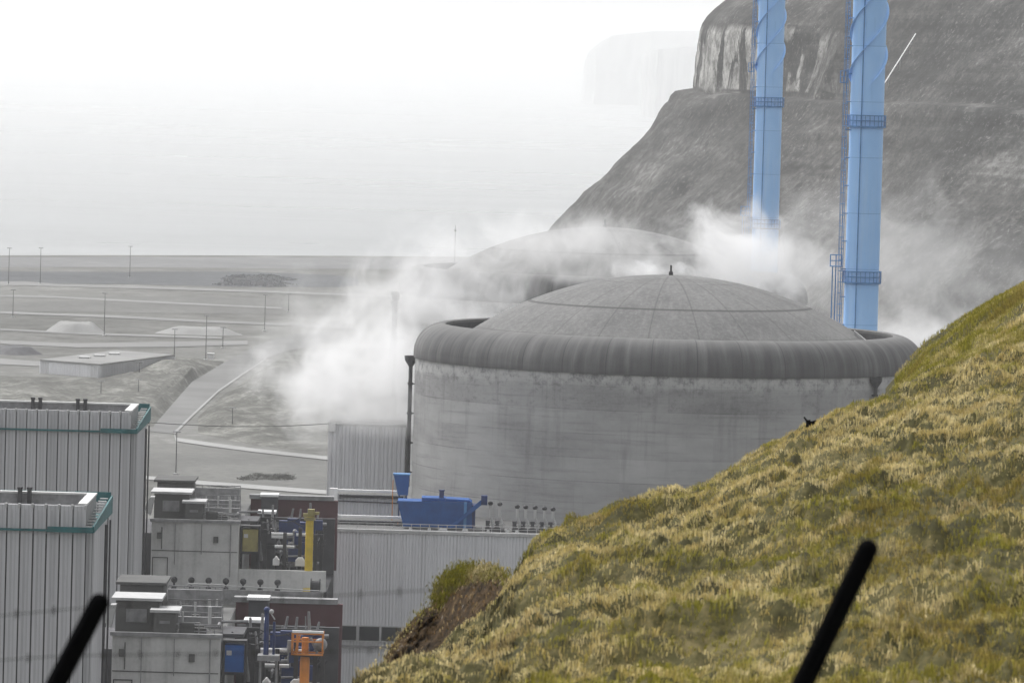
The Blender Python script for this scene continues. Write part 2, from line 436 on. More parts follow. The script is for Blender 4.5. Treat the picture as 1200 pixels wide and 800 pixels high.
M['blade'] = mat_blade()

# ================================================================== SETTING
SEA_Z = -12.0
# ---- plant platform, shore and fields (one sheet)
mb = MB(); shore_px = [(-260, 300), (0, 299.3), (150, 299), (300, 299.3), (450, 300), (560, 301), (660, 303)]
shore = [G(a, b) for a, b in shore_px]
shore = [Vector((-900, shore[0].y-30, 0))]+shore+[Vector((120, 2420, 0)), Vector((400, 2560, 0)), Vector((1400, 2660, 0))]
rows = [[(p.x, 40, 0) for p in shore]]
for k in range(1, 40): rows.append([(p.x, 40+(p.y-40)*k/39, 0) for p in shore])
rows.append([(p.x, p.y+4, -2.5) for p in shore]); rows.append([(p.x, p.y+24, -13) for p in shore])
struct(mb.grid(rows).build('ground', M['ground']))
mb = MB(); mb.grid([[(x, y, SEA_Z) for x in (-4200, -1500, 0, 1500, 4200)] for y in (1500, 3000, 6000, 12000, 29000)])
struct(mb.build('sea', M['sea']))

def strip(name, pts, mat, z=0.05, kind=True, label=None):   # flat polygon on the ground
    mb = MB(); q = [G(a, b, z) for a, b in pts]; mb.add(q, [tuple(range(len(q)))])
    return struct(mb.build(name, mat))
def ribbon(name, L, Rr, mat, z=0.05):
    mb = MB(); mb.grid([[G(a, b, z), G(c, d, z)] for (a, b), (c, d) in zip(L, Rr)])
    return struct(mb.build(name, mat))
# dark field bands and the far wood strip along the shore
ribbon('shore_field', [(-150,301.5),(150,301.2),(400,301.8),(640,304)], [(-150,313),(150,313),(400,315),(640,316)], M['darkfield'], .06)
ribbon('dark_heath', [(-150,317.5),(150,318.5),(280,318),(390,322),(420,326)], [(-150,331),(150,333),(280,336),(400,336.5),(420,334)], M['heath'], .08)
ribbon('dry_field', [(-150,345),(150,347),(400,350)], [(-150,364),(150,366),(400,370)], M['field'], .06)
ribbon('main_road', [(388,388),(345,391),(325,396),(300,405),(262,425),(225,447),(190,487),(175,505)],
       [(412,396),(372,404),(335,411),(312,420),(285,438),(256,458),(222,490),(205,508)], M['asphalt'], .10)
for nm, c in (('gravel_path', [(312,420,1),(285,438,1.3),(256,458,1.6),(224,488,2),(204,508,2.4),(206,515,2.6),(240,520,2.8),(300,528,2.6),(390,537.5,2.6),(470,546,2.6)]),
              ('gravel_path', [(120,552,2.5),(170,559.5,2.5),(250,567,3),(390,577.5,3),(470,584,3)]),
              ('service_track', [(-120,333,2.0),(30,332.5,3.0),(70,334.5,1.6),(200,338,1.8),(330,342.5,1.4),(480,348,1.2)]),
              ('service_track', [(-120,344,1),(60,348,1.2),(220,356,1.3),(330,361,1)]),
              ('service_track', [(-120,362,1.3),(0,366,1.5),(130,371,1.8),(250,377,1.8),(420,384,1.6)]),
              ('service_track', [(-120,382,1.0),(0,386,1.2),(100,391,1.4),(260,396,1.2)]),
              ('service_track', [(-120,398,2.0),(0,401,2.6),(90,405,3),(200,404,4),(290,402,3)]),
              ('service_track', [(-120,423,3.2),(0,424,4.2),(50,427,3.4)])):
    ribbon(nm, [(a, b-t) for a, b, t in c], [(a, b+t*.6) for a, b, t in c], M['palepath' if nm == 'gravel_path' else 'track'], .14)
# lower verge and scrub banks: uneven ground sheets
def rough_patch(name, px0, px1, f_top, f_bot, mat, amp, nx=60, ny=26, sc=.10, z0=.2, hump=0):
    mb = MB(); rows = []
    for j in range(ny+1):
        row = []
        for i in range(nx+1):
            a = px0+(px1-px0)*i/nx; b = f_top(a)+(f_bot(a)-f_top(a))*j/ny
            p = G(a, b); e = min(i, nx-i, 6)/6*min(j, ny-j, 5)/5
            h = float(fbm(p.x*sc+50, p.y*sc*.4+50, 5))
            p.z = z0*e + e*(hump*math.sin(math.pi*j/ny)+amp*max(0, h-.33)); row.append(p)
        rows.append(row)
    return struct(mb.grid(rows).build(name, mat, smooth='all'))
L = lambda *pts: (lambda x: float(np.interp(x, [p[0] for p in pts], [p[1] for p in pts])))
rough_patch('scrub_bank', -120, 262, L((-120,436),(40,441),(120,443),(203,417),(262,423)), L((-120,500),(180,500),(190,487),(225,447),(262,425)), M['bankveg'], 4, hump=.8)
rough_patch('scrub_bank', 232, 560, L((232,488),(262,462),(300,437),(335,416),(560,420)), L((232,508),(300,522),(560,550)), M['bankveg'], 5, hump=1.0)
rough_patch('lower_verge', 120, 520, L((120,520),(215,519),(520,556)), L((120,549),(250,563),(520,586)), M['field'], .8, z0=.1)

def blob_heap(name, label, px, py, wpx, hpx, mat, cat, group=None, seed=0, dpx=None):
    c = G(px, py); k = c.y/F_PX; rx = wpx*k/2; rz = hpx*k; ry = max(rx*.6, 8); rows = []
    for j in range(13):
        row = []
        for i in range(41):
            q = 2*math.pi*i/40; f = j/12; rr = f*(1+.25*(float(fbm(math.cos(q)*1.5+seed, math.sin(q)*1.5+seed, 3))-.5))
            n = float(fbm(rr*math.cos(q)*3+seed+9, rr*math.sin(q)*3+9, 4))
            row.append((c.x+rx*rr*math.cos(q), c.y+ry*rr*math.sin(q), -.1+rz*min(1, (1-f)*2.2)*(.72+.55*n)*(1 if j < 12 else 0)))
        rows.append(row)
    o = MB().grid(rows).build(name, mat, smooth='all', origin=(c.x, c.y, 0)); return tag(o, label, cat, group)
blob_heap('spoil_heap', 'long pale heap of chalk spoil left of the lamp masts on the far fields', 90, 389, 70, 12, M['chalkpile'], 'spoil heap', seed=3)
blob_heap('spoil_heap', 'low flat pale heap of spoil beside the middle of the far road end', 232, 391, 105, 8, M['chalkpile'], 'spoil heap', seed=8)
blob_heap('material_stack', 'dark grey heap of stored material at the left end of the pale yard', 18, 414, 66, 9, M['pit'], 'heap', seed=5)

# far wood and shrubs: many small leaf clumps, read as one mass
def leaf_mass(name, mat, centers, n, size, flat=.8):
    vs = []; fs = []
    for (c, sx, sy, sz, wgt) in centers:
        for k in range(int(n*wgt)):
            q = rng.normal(size=3); q /= np.linalg.norm(q); q *= rng.random()**.33
            p = np.array([c[0]+q[0]*sx, c[1]+q[1]*sy, c[2]+abs(q[2])*sz]); a = rng.normal(size=(2, 3)); a /= np.linalg.norm(a, axis=1)[:, None]
            s_ = size*(.5+rng.random()); o = len(vs)
            vs += [tuple(p-a[0]*s_), tuple(p+a[1]*s_*.8), tuple(p+a[0]*s_), tuple(p-a[1]*s_*.8)]; fs.append((o, o+1, o+2, o+3))
    mb = MB(); mb.v = vs; mb.f = fs
    return mb, mat
cs = []
for i in range(44):
    a = 268+i*1.5+rng.normal()*3; b = 321+a*.012+rng.random()*11
    c = G(a, b); hgt = .15+.3*float(fbm(a*.045, 3.3, 3)) + .5*math.exp(-((a-300)/22)**2)
    cs.append((c, 4.2, 5, hgt*1.5, 1))
mbx, mt = leaf_mass('far_wood', M['woodleaf'], cs, 420, .26); o = mbx.build('far_wood', mt); o['kind'] = 'stuff'
cs = []
for i in range(46):
    a = 283+rng.random()*56; b = 558+rng.random()*5; c = G(a, b); cs.append((c, 1.2+rng.random(), 2+rng.random(), .3+rng.random()*.6, 1))
mbx, mt = leaf_mass('shrub_patch', M['bankveg'], cs, 160, .10); o = mbx.build('shrub_patch', mt); o['kind'] = 'stuff'
# low pale warehouse beside the road
c = G(117, 441); base = (c.x, c.y, 0)
t = thing('warehouse', 'low pale flat-roofed warehouse with ribbed walls beside the road on the far fields', 'warehouse', base)
A = G(48, 437); B = G(117, 442.5); Cc = G(203, 431); Dd = Vector((A.x+(Cc.x-B.x), A.y+(Cc.y-B.y), 0)); zt = 2.7
mb = MB()
for p, q, n in ((A, B, 24), (B, Cc, 46), (Cc, Dd, 24), (Dd, A, 46)):
    nrm = (q-p).cross(Vector((0,0,1))).normalized()
    for i in range(n):
        a = p+(q-p)*(i/n+.02); b = p+(q-p)*((i+1)/n-.12/ (1)*0.5); mb.prism([a+nrm*.18, b+nrm*.18, b, a], (0,0,zt-.1))
    mb.prism([p, q, q-nrm*.2, p-nrm*.2], (0, 0, zt))
mb.build('wall', M['warehouse'], t)
mb = MB(); ctr = (A+B+Cc+Dd)/4; ring = [ctr+(p-ctr)*1.015 for p in (A, B, Cc, Dd)]
mb.prism([p+Vector((0,0,zt+.02)) for p in ring], (0,0,.35)); roof_ = mb.build('roof', M['whroof'], t)
mb = MB()
for s_ in (.3, .5, .7):
    p = A+(Dd-A)*s_+(B-A)*.35; mb.box(p.x-1.2, p.x+1.2, p.y-2, p.y+2, zt+.37, zt+.75)
build_each(mb, 'roof_hatch', M['trim'], roof_)
c = G(247, 420)
t = thing('road_kiosk', 'small white kiosk by the far end of the road', 'kiosk', tuple(c))
k = c.y/F_PX; mb = MB(); mb.box(c.x-4*k, c.x+3*k, c.y, c.y+3, 0, 4.4*k*1.1); mb.build('cabin', M['white'], t)
mb = MB(); mb.box(c.x-4.6*k, c.x+3.6*k, c.y-.3, c.y+3.3, 4.4*k*1.1, 5.4*k*1.1); mb.build('roof', M['trim'], t)

# lamp masts on the far fields
def mast(px, base, top, label, r=.10, lamp=True):
    c = G(px, base); h = (base-top)*c.y/F_PX
    t = thing('lamp_mast', label, 'lamp mast', tuple(c), 'thin lamp masts on the far fields')
    mb = MB(); mb.tube((c.x, c.y, 0), (c.x, c.y, h), r*1.3, r*.7); mb.build('pole', M['dark'], t)
    mb = MB(); mb.box(c.x-.7, c.x+.7, c.y-.25, c.y+.25, h, h+.18); mb.build('lamp_head', M['steel'], t)
    mb = MB(); mb.lathe([(.5, 0), (.5, .3), (.2, .35)], 8, (c.x, c.y, 0)); mb.build('foot', M['trim'], t)
for a, b, c_, lab in ((10,334,291,'lamp mast farthest left, its top against the sea'),(15,372,340,'short faint lamp mast near the left edge below the pale track'),
        (47,333,291,'faint lamp mast left of the darker patch of the shore field'),
        (122,394,344,'lamp mast at the right end of the long pale spoil heap'),(152,326,289,'lamp mast above the wood strip whose top stands against the sea'),
        (163,440,425,'short lamp mast in front of the warehouse ribbed wall'),(118,470,447,'lamp mast in the scrub before the warehouse corner'),
        (162,468,445,'lamp mast standing in the scrub right of the warehouse corner'),
        (204,424,386,'lamp mast at the right end of the warehouse'),(241,422,370,'tallest lamp mast beside the small white kiosk'),(261,408,384,'short lamp mast right of the small white kiosk'),
        (310,388,346,'faint lamp mast near the far end of the road'),(338,366,345,'faint lamp mast at the edge of the left steam cloud'),(206,556,506,'lamp mast at the path corner below the road'),
        (272,505,478,'lamp mast in the scrub below the road bend')):
    mast(a, b, c_, lab, r=.085)
# slim tower half hidden by steam
c = G(460, 420); h = (420-345)*c.y/F_PX
t = thing('slim_tower', 'slim dark tower rising out of the steam on the far side', 'tower', tuple(c))
MB().lathe([(1.0, 0), (.42, 6), (.40, h-1), (.5, h-.9), (.5, h)], 16, (c.x, c.y, 0)).build('shaft', M['pit'], t, True)
MB().lathe([(.55, h-2.4), (.75, h-2.4), (.75, h-1.6), (.55, h-1.6)], 16, (c.x, c.y, 0)).build('gallery', M['dark'], t)
# steam-side mast right of shore
c = G(532, 330)
t = thing('radio_mast', 'thin aerial mast standing on the shore beyond the far dome', 'aerial mast', tuple(c))
h = 66*c.y/F_PX; MB().tube((c.x,c.y,0),(c.x,c.y,h),.16,.08).build('pole', M['dark'], t); MB().box(c.x-.5,c.x+.5,c.y-.1,c.y+.1,h*.9,h*.92).build('crossbar', M['steel'], t)

# ---- headland with chalk cliff
def headland():
    path = [P(1900,100,1330), P(1500,100,1400), P(1200,100,1480), P(1000,100,1560), P(870,100,1650), P(822,100,1690), P(806,100,1730), P(816,100,1790), P(870,100,1880), P(1000,100,2050), P(1200,100,2300), P(1500,100,2600)]
    pts = [np.array((p.x, p.y)) for p in path]
    # dense resample, lightly smoothed
    dens = []
    for a, b in zip(pts, pts[1:]):
        n = max(2, int(np.linalg.norm(b-a)/3.2))
        for k in range(n): dens.append(a+(b-a)*k/n)
    dens.append(pts[-1]); dens = np.array(dens)
    for _ in range(10): dens[1:-1] = (dens[:-2]+2*dens[1:-1]+dens[2:])/4
    tan = np.gradient(dens, axis=0); tan /= np.linalg.norm(tan, axis=1)[:, None]
    nrm = np.stack([-tan[:, 1]*-1*-1, tan[:, 0]], 1)       # left-hand side of the path
    mid = np.array((60., 2000.))
    if np.dot(nrm[0], dens[0]-np.array((dens[0][0], 3000))) < 0: nrm = -nrm
    prof = []
    def seg(o0, z0, o1, z1, n):
        for k in range(n): prof.append((o0+(o1-o0)*k/n, z0+(z1-z0)*k/n))
    seg(95, -14, 60, -1, 6); seg(60, -1, 25, 38.5, 30); seg(25, 38.5, 23.6, 39.5, 3); seg(23.6, 39.5, 3.0, 64.2, 20); seg(3.0, 64.2, -1.0, 65.0, 3)
    n_fix = len(prof)
    up_ = [(-1.2-.10*k if k < 8 else -2-(k-8)**2*.28, 65+ (k*1.75 if k < 8 else 14+ (k-8)*2.0)) for k in range(19)]
    prof += up_; prof += [(-60, 99), (-160, 100), (-420, 101)]
    rows = []
    Ln = len(dens)
    for i in range(Ln):
        row = []; dx = dens[i]
        pxa = dx[0]/dx[1]*F_PX+600
        soft = min(1, max(0, (pxa-880)/140)) if i < Ln*.62 else 0   # right of the chalk the upper face is a slope
        for j, (o_, z_) in enumerate(prof):
            off = o_
            if z_ > 65 and j >= n_fix: off = o_*(1-soft)+soft*(-1.2-(z_-65)*.75) if j < n_fix+19 else o_
            e = min(1, max(0, z_+6)/20)
            sl_ = i*3.2
            nz = (float(fbm(sl_*.022+4, z_*.075+9, 5))-.5)*13 + (float(fbm(sl_*.21+1, z_*.3+2, 4))-.5)*1.5
            if j >= n_fix and soft < .5: nz = (float(fbm(sl_*.07+4, z_*.03+9, 5))-.5)*6+(float(fbm(sl_*.35+4, z_*.25+9, 4))-.5)*2.2
            gl = (float(fbm(sl_*.05, 7.7, 3))-.5)*5*min(1, max(0, (62-z_)/30))
            p = dx+nrm[i]*(off+nz*.5*e+gl*e)
            row.append((p[0], p[1], z_+nz*.12*e))
        rows.append(row)
    return MB().grid(rows).build('headland', M['headland'], smooth='all')
struct(headland())
# far white cliffs across the bay
def farcliff(name, pts, depth):
    rows = []
    dn = []
    for (a, t0, D0), (b, t1, D1) in zip(pts, pts[1:]):
        for k in range(24): f = k/24; dn.append((a+(b-a)*f, t0+(t1-t0)*f, D0+(D1-D0)*f))
    dn.append(pts[-1])
    for lev in range(14):
        row = []
        for (a, tp, D) in dn:
            p = P(a, tp, D); f = lev/9
            n = (float(fbm(p.x*.02+lev*.05, lev*.25, 4))-.5)*70
            if lev <= 9: row.append((p.x+n*.2, D+n-f*25, SEA_Z-2+(p.z-SEA_Z+2)*f))
            else: row.append((p.x+120*(lev-9)*.3, D+n+(lev-9)*depth/4, p.z+(lev-9)*1.5))
        rows.append(row)
    return struct(MB().grid(rows).build(name, M['farcliff'], smooth='all'))
farcliff('far_cliff', [(860,52,7600),(800,55,7500),(770,58,7400),(757,62,7500),(752,70,8000)], 500)
farcliff('far_cliff', [(900,36,9000),(760,37,8900),(720,42,8800),(700,52,8800),(688,62,8900),(684,75,9800)], 700)

# ================================================================== REACTORS
def reactor(cx, cy, label, n=160):
    b = (cx, cy, 0); t = thing('reactor_building', label, 'reactor', b, 'domed concrete reactor buildings')
    ZB, RW = 45.25, 25.75
    MB().lathe([(RW, 0), (RW, ZB+.02), (RW-.6, ZB+.02)], n, b).build('wall', M['cyl'], t, True)
    prof = [(RW-.4, ZB+.03), (RW+.16, ZB+.03), (RW+.18, ZB+.5)]
    for k in range(0, 15):
        q = R(6*k); prof.append((22.95+2.97*math.cos(q), ZB+.55+3.0*math.sin(q)))
    prof += [(22.9, ZB+3.55), (22.75, ZB+3.45), (22.7, ZB-2.5)]
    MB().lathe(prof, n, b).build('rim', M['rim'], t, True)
    MB().lathe([(22.6, ZB+3.2), (22.55, ZB-2.4), (17, ZB-2.4)], n, b).build('gap_shade_lining', M['dark'], t)  # dark sheet put in for the shade inside the open gap
    Rd = 36.2; apex = ZB+3.55+5.46
    MB().lathe([(r_, apex-Rd+math.sqrt(Rd*Rd-r_*r_)) for r_ in np.linspace(.01, 20.7, 46)]+[(20.7, ZB-2.5)], n, b).build('dome', M['dome'], t, True)
    mb = MB()
    for deg in (-10,):
        q = R(deg); e = Vector((math.cos(q), math.sin(q), 0)); s_ = Vector((-e.y, e.x, 0))*.28; c_ = Vector(b)
        p0 = c_+e*18.9+Vector((0,0,ZB+3.75)); p1 = c_+e*22.72+Vector((0,0,ZB+.9))
        mb.prism([p0-s_, p1-s_, p1+s_, p0+s_], (0,0,.3))
    build_each(mb, 'gap_bridge', M['trim'], t)
    mb = MB(); mb.tube((cx, cy, apex-.2), (cx, cy, apex+1.0), .13, .09); mb.tube((cx, cy, apex-.05), (cx, cy, apex+.35), .24, .2)
    mb.build('apex_rod', M['dark'], t)
    for deg, zb_, bracket in ((180.6, 32, 1), (-39.5, 0, 1)):
        q = R(deg); e = Vector((math.cos(q), math.sin(q), 0)); c_ = Vector(b)+e*(RW+.42)
        mb = MB(); mb.tube(c_+Vector((0,0,zb_)), c_+Vector((0,0,ZB-.5)), .21, n=10)
        for z_ in np.arange(zb_+1.5, ZB-1, 3.0): mb.tube(c_-e*.5+Vector((0,0,z_)), c_+e*.28+Vector((0,0,z_)), .07); mb.tube(c_+Vector((0,0,z_-.12)), c_+Vector((0,0,z_+.12)), .27)
        dp = mb.build('downpipe', M['dark'], t)
        mb = MB(); mb.lathe([(.22, -.75), (.62, -.1), (.66, .35), (.55, .35), (.3, -.1)], 12, tuple(c_+Vector((0,0,ZB-.25))))
        mb.build('hopper_head', M['dark'], dp)
    return t
p1 = P(783, 431, 650); p2 = P(707, 330, 810)
r1 = reactor(p1.x, 650, 'nearest domed concrete reactor building with dark stained rim and open gap around its dome')
r2 = copy_tree(r1); r2.location = (p2.x, 810, 0); r2['label'] = 'farther concrete reactor dome half veiled by white steam'

# ================================================================== BLUE STACKS
def stack(px, py, D, label):
    c = P(px, py, D); b = (c.x, D, 0); RR = 1.84
    t = thing('exhaust_stack', label, 'stack', b, 'pale blue exhaust stacks')
    MB().lathe([(RR+.1, 0), (RR+.1, 46), (RR+.02, 46.2), (RR, 52), (RR-.02, 76), (RR, 98), (RR-.2, 98)], 40, b).build('shaft', M['stack'], t, True)
    mb = MB()                                   # helical strakes
    for s_ in range(3):
        rows = []
        for k in range(0, 161):
            z_ = 73.8+k*.145; q = 2*math.pi*(s_/3)+R(152)+2*math.pi*(z_-73.8)/14.0
            e = Vector((math.cos(q), math.sin(q), 0)); g = min(1, k/6)*.22+.02; c_ = Vector(b)+Vector((0,0,z_))
            rows.append([c_+e*(RR-.05)+Vector((0,0,-.03)), c_+e*(RR+g)+Vector((0,0,-.03)), c_+e*(RR+g)+Vector((0,0,.03)), c_+e*(RR-.05)+Vector((0,0,.03))])
        mb.grid(rows)
    mb.build('strake', M['stackdark'] if False else M['stack'], t)
    for z_ in (52.6, 69.4):                     # ring platforms with railings
        mb = MB(); mb.lathe([(RR, z_-.12), (RR+.25, z_-.12), (RR+.25, z_+.04), (RR, z_+.04)], 32, b)
        pf = mb.build('ring_platform', M['stackdark'], t)
        mb = MB(); rr = RR+.22
        for k in range(26):
            q = 2*math.pi*k/26; mb.tube((b[0]+rr*math.cos(q), b[1]+rr*math.sin(q), z_), (b[0]+rr*math.cos(q), b[1]+rr*math.sin(q), z_+1.15), .035, n=5)
        for hz in (.55, 1.12): mb.lathe([(rr-.05, z_+hz), (rr+.05, z_+hz), (rr+.05, z_+hz+.1), (rr-.05, z_+hz+.1), (rr-.05, z_+hz)], 32, b)
        mb.build('railing', M['stackdark'], pf)
    # vertical seam strip on the front left
    q = R(-90-21); e = Vector((math.cos(q), math.sin(q), 0)); s_ = Vector((-e.y, e.x, 0))*.04; c_ = Vector(b)+e*(RR-.05)
    MB().prism([c_-s_, c_+e*.14-s_, c_+e*.14+s_, c_+s_], (0,0,97)).build('seam', M['stackdark'], t)
    # caged ladder on the left side
    q = R(195); e = Vector((math.cos(q), math.sin(q), 0)); s_ = Vector((-e.y, e.x, 0)); c_ = Vector(b)+e*(RR+.45)
    mb = MB()
    for sg in (-.28, .28): mb.tube(c_+s_*sg+Vector((0,0,40)), c_+s_*sg+Vector((0,0,97)), .035, n=5)
    for z_ in np.arange(40.4, 97, .45): mb.tube(c_-s_*.28+Vector((0,0,z_)), c_+s_*.28+Vector((0,0,z_)), .03, n=4)
    for z_ in np.arange(42, 97, 3.0): mb.tube(c_-e*.5+Vector((0,0,z_)), c_+e*.06+Vector((0,0,z_)), .06, n=5)
    ld = mb.build('ladder', M['stackdark'], t)
    mb = MB()
    for z_ in np.arange(43, 97, 1.2):
        for k in range(6):
            a0, a1 = R(-90+30*k), R(-60+30*k)
            f = lambda a: c_+e*(.02+.42*math.cos(a))+s_*(.34*math.sin(a))+Vector((0,0,z_))
            mb.tube(f(a0), f(a1), .03, n=4)
    for k in range(5):
        a = R(-60+30*k); f = c_+e*(.02+.42*math.cos(a))+s_*(.34*math.sin(a)); mb.tube(f+Vector((0,0,43)), f+Vector((0,0,96.6)), .025, n=4)
    mb.build('ladder_cage', M['stackdark'], ld)
    for z_, dx in ((54.2, 1.3), (74, .8)):
        mb = MB(); x0 = b[0]-RR-.35-dx; x1 = b[0]-RR-.35
        mb.box(x0, x1, b[1]-.5, b[1]+.5, z_, z_+.1)
        for xx in (x0+.04, (x0+x1)/2, x1-.04):
            for yy in (b[1]-.46, b[1]+.46): mb.tube((xx,yy,z_+.1),(xx,yy,z_+1.3),.04,n=5)
        for zz in (.65, 1.28):
            for yy in (b[1]-.46, b[1]+.46): mb.tube((x0,yy,z_+zz),(x1,yy,z_+zz),.035,n=5)
            mb.tube((x0+.04,b[1]-.5,z_+zz),(x0+.04,b[1]+.5,z_+zz),.035,n=5)
        mb.build('rest_cage', M['stackdark'], t)
    mb = MB(); x0 = b[0]-RR-1.35; mb.tube((x0,b[1],40),(x0,b[1],54.2),.07,n=6); mb.tube((x0+.35,b[1],40),(x0+.35,b[1],54.2),.07,n=6); mb.build('cable_riser', M['stackdark'], t)
    return t
stack(1015.5, 145, 690, 'nearer and thicker pale blue stack rising behind the right end of the near reactor rim')
stack(900.5, 145, 883, 'farther and slimmer pale blue stack with its foot hidden in steam')

# slanted white pipe on the headland slope
a = P(1037, 97, 1500); b_ = P(1073, 40, 1535)
t = thing('slope_pipe', 'thin white pipe slanting up the headland right of the nearer blue stack', 'pipe', tuple(a))
MB().tube(a, b_, .15).build('pipe', M['white'], t)
mb = MB()
for f in (.15, .5, .85):
    q = a+(b_-a)*f; mb.tube(q+Vector((0,3,-3)), q, .12)
build_each(mb, 'support', M['trim'], t)

# ================================================================== RIBBED CLAD BUILDINGS (left): one unit and its nearer twin
def clad_building(D, label):
    pr = P(153, 504, D); ztop = P(80, 481, D).z; zg = P(150, 506, D).z
    x1 = pr.x; x0 = x1-22; pitch = .916; b = ((x0+x1)/2, D, 0)
    t = thing('clad_building', label, 'building', b, 'ribbed clad buildings with a roof basin')
    xs = x1+.45; dep = 15.0                     # main body: right side stands back and further right
    MB().box(x0, x1-.02, D+.25, D+11, 0, zg-.3).box(x1-.02, xs, D+.85, D+dep, 0, zg-.2).box(x0, x1-.02, D+11, D+dep, 0, zg-.2).build('wall', M['groove'], t)
    mb = MB()
    k = 0; x = x1
    while x > x0+.3:                            # tall cassettes with open joints, narrow rib in each
        w_ = pitch
        mb.box(x-w_+.10, x-.01, D, D+.24, 0, ztop-.02)
        mb.box(x-w_*.60, x-w_*.53, D-.06, D+.0-.002, 0, ztop-.35); mb.box(x-w_*.32, x-w_*.27, D-.05, D+.0-.002, 0, ztop-.5)
        x -= w_
    y = D+.9
    while y < D+dep-.5:                         # side facing right
        mb.box(xs, xs+.12, y+.05, y+.86, 0, zg-.2); y += pitch
    mb.box(x1+.03, xs-.02, D+.70, D+.84, 0, zg-.2)
    mb.build('cladding', M['clad'], t)
    # roof basin: parapet ring open to the sky
    mb = MB(); zi = ztop-2.3
    mb.box(x0, x1-.02, D+.25, D+.6, zg-.3+.002, ztop); mb.box(x0, x1-.02, D+10.4, D+10.98, zg-.3+.002, ztop); mb.box(x1-.5, x1-.022, D+.602, D+10.398, zg-.3+.002, ztop)
    mb.box(x0+.002, x1-.502, D+.602, D+10.398, zg-.3+.002, zi)
    pa = mb.build('parapet', M['steel'], t)
    mb = MB(); mb.box(x0, x1+.05, D+10.3, D+11.05, ztop+.003, ztop+.14); mb.box(x1-.6, x1+.05, D+.5, D+10.298, ztop+.003, ztop+.14)
    mb.build('coping', M['pale'], pa)
    mb = MB(); x = x1
    while x > x0+.3:                            # light cap at the head of every joint
        mb.box(x-.02-.10, x+.13-.10, D-.06, D+.30, ztop-.24, ztop+.07); x -= pitch
    build_each(mb, 'joint_cap', M['trim'], pa)
    for dx in (1.9+.35+3.1, 1.9+3.1-.32+0, 6.2+3.1-1.5+.35+1.2, 6.2+3.1-1.5-.32+1.2+.02, 13.2, 13.87):
        xx = x1-dx
        mb = MB(); mb.box(xx-.15, xx+.15, D+9.7, D+10.1, zi+.01, ztop+.35); mb.box(xx-.19, xx+.19, D+9.66, D+10.14, ztop+.353, ztop+.5)
        mb.build('vent_post', M['dark'], pa)
    # teal gutter walk round the basin
    mb = MB()
    xr = xs+.16
    mb.box(x0, x1+.55, D-.34, D-.09, zg-.08, zg+.07)
    mb.box(x1-2.6, x1+.55, D-.5, D-.342, zg-.10, zg+.28)
    mb.build('gutter_walk', M['teal'], t)
    mb = MB()
    # sloping side panel: low at the front corner, tall at the rear corner
    yF, yR = D-.3, D+15.7
    pts = [Vector((x1+.5, yF, zg-.1)), Vector((x1+.5, yF, zg+.35)), Vector((xs+.3, yR, zg+1.35)), Vector((xs+.3, yR, zg+.1))]
    mb.prism(pts, (.12, 0, 0))
    mb.prism([Vector((x1+.52, yF, zg-.09)), Vector((x1+.52, yF+.2, zg-.09)), Vector((xs-1.3, yR-.1, zg+.02)), Vector((xs+.28, yR-.1, zg+.02))], (0,0,.1))
    mb.box(xs-2.3, xs+.29, yR-.12, yR-.0, zg+.9, zg+1.6)
    mb.box(x0, xs-2.302, yR-.16, yR-.02, zg+1.46, zg+1.57)
    for k in range(12): mb.box(x0+.5+k*1.75, x0+.6+k*1.75, yR-.14, yR-.04, zg-.2, zg+1.418)
    mb.build('side_walk', M['teal'], t)
    mb = MB()
    for k in range(11):                         # stair treads and posts on the walk
        f = (k+.5)/11; p = Vector((x1+.35+(xs-x1-.3)*f, yF+(yR-yF)*f, zg+.2+1.0*f)); mb.box(p.x-.5, p.x+.08, p.y-.2, p.y+.2, p.z-.02, p.z+.05)
    build_each(mb, 'tread', M['trim'], t)
    mb = MB(); mb.tube((xs+.35, D+10, 0), (xs+.35, D+10, zg-.3), .1); mb.tube((xs+.35, D+14.5, 0), (xs+.35, D+14.5, zg-.3), .07); mb.build('downpipe', M['dark'], t)
    return t
cb = clad_building(560, 'farther of the two tall ribbed grey buildings with a teal roof walk')
cb2 = copy_tree(cb); cb2['label'] = 'nearer ribbed grey building with a teal roof walk, behind the leftmost fence post'
cb2.location = Vector(cb.location)+Vector((4.05, -118, .55))

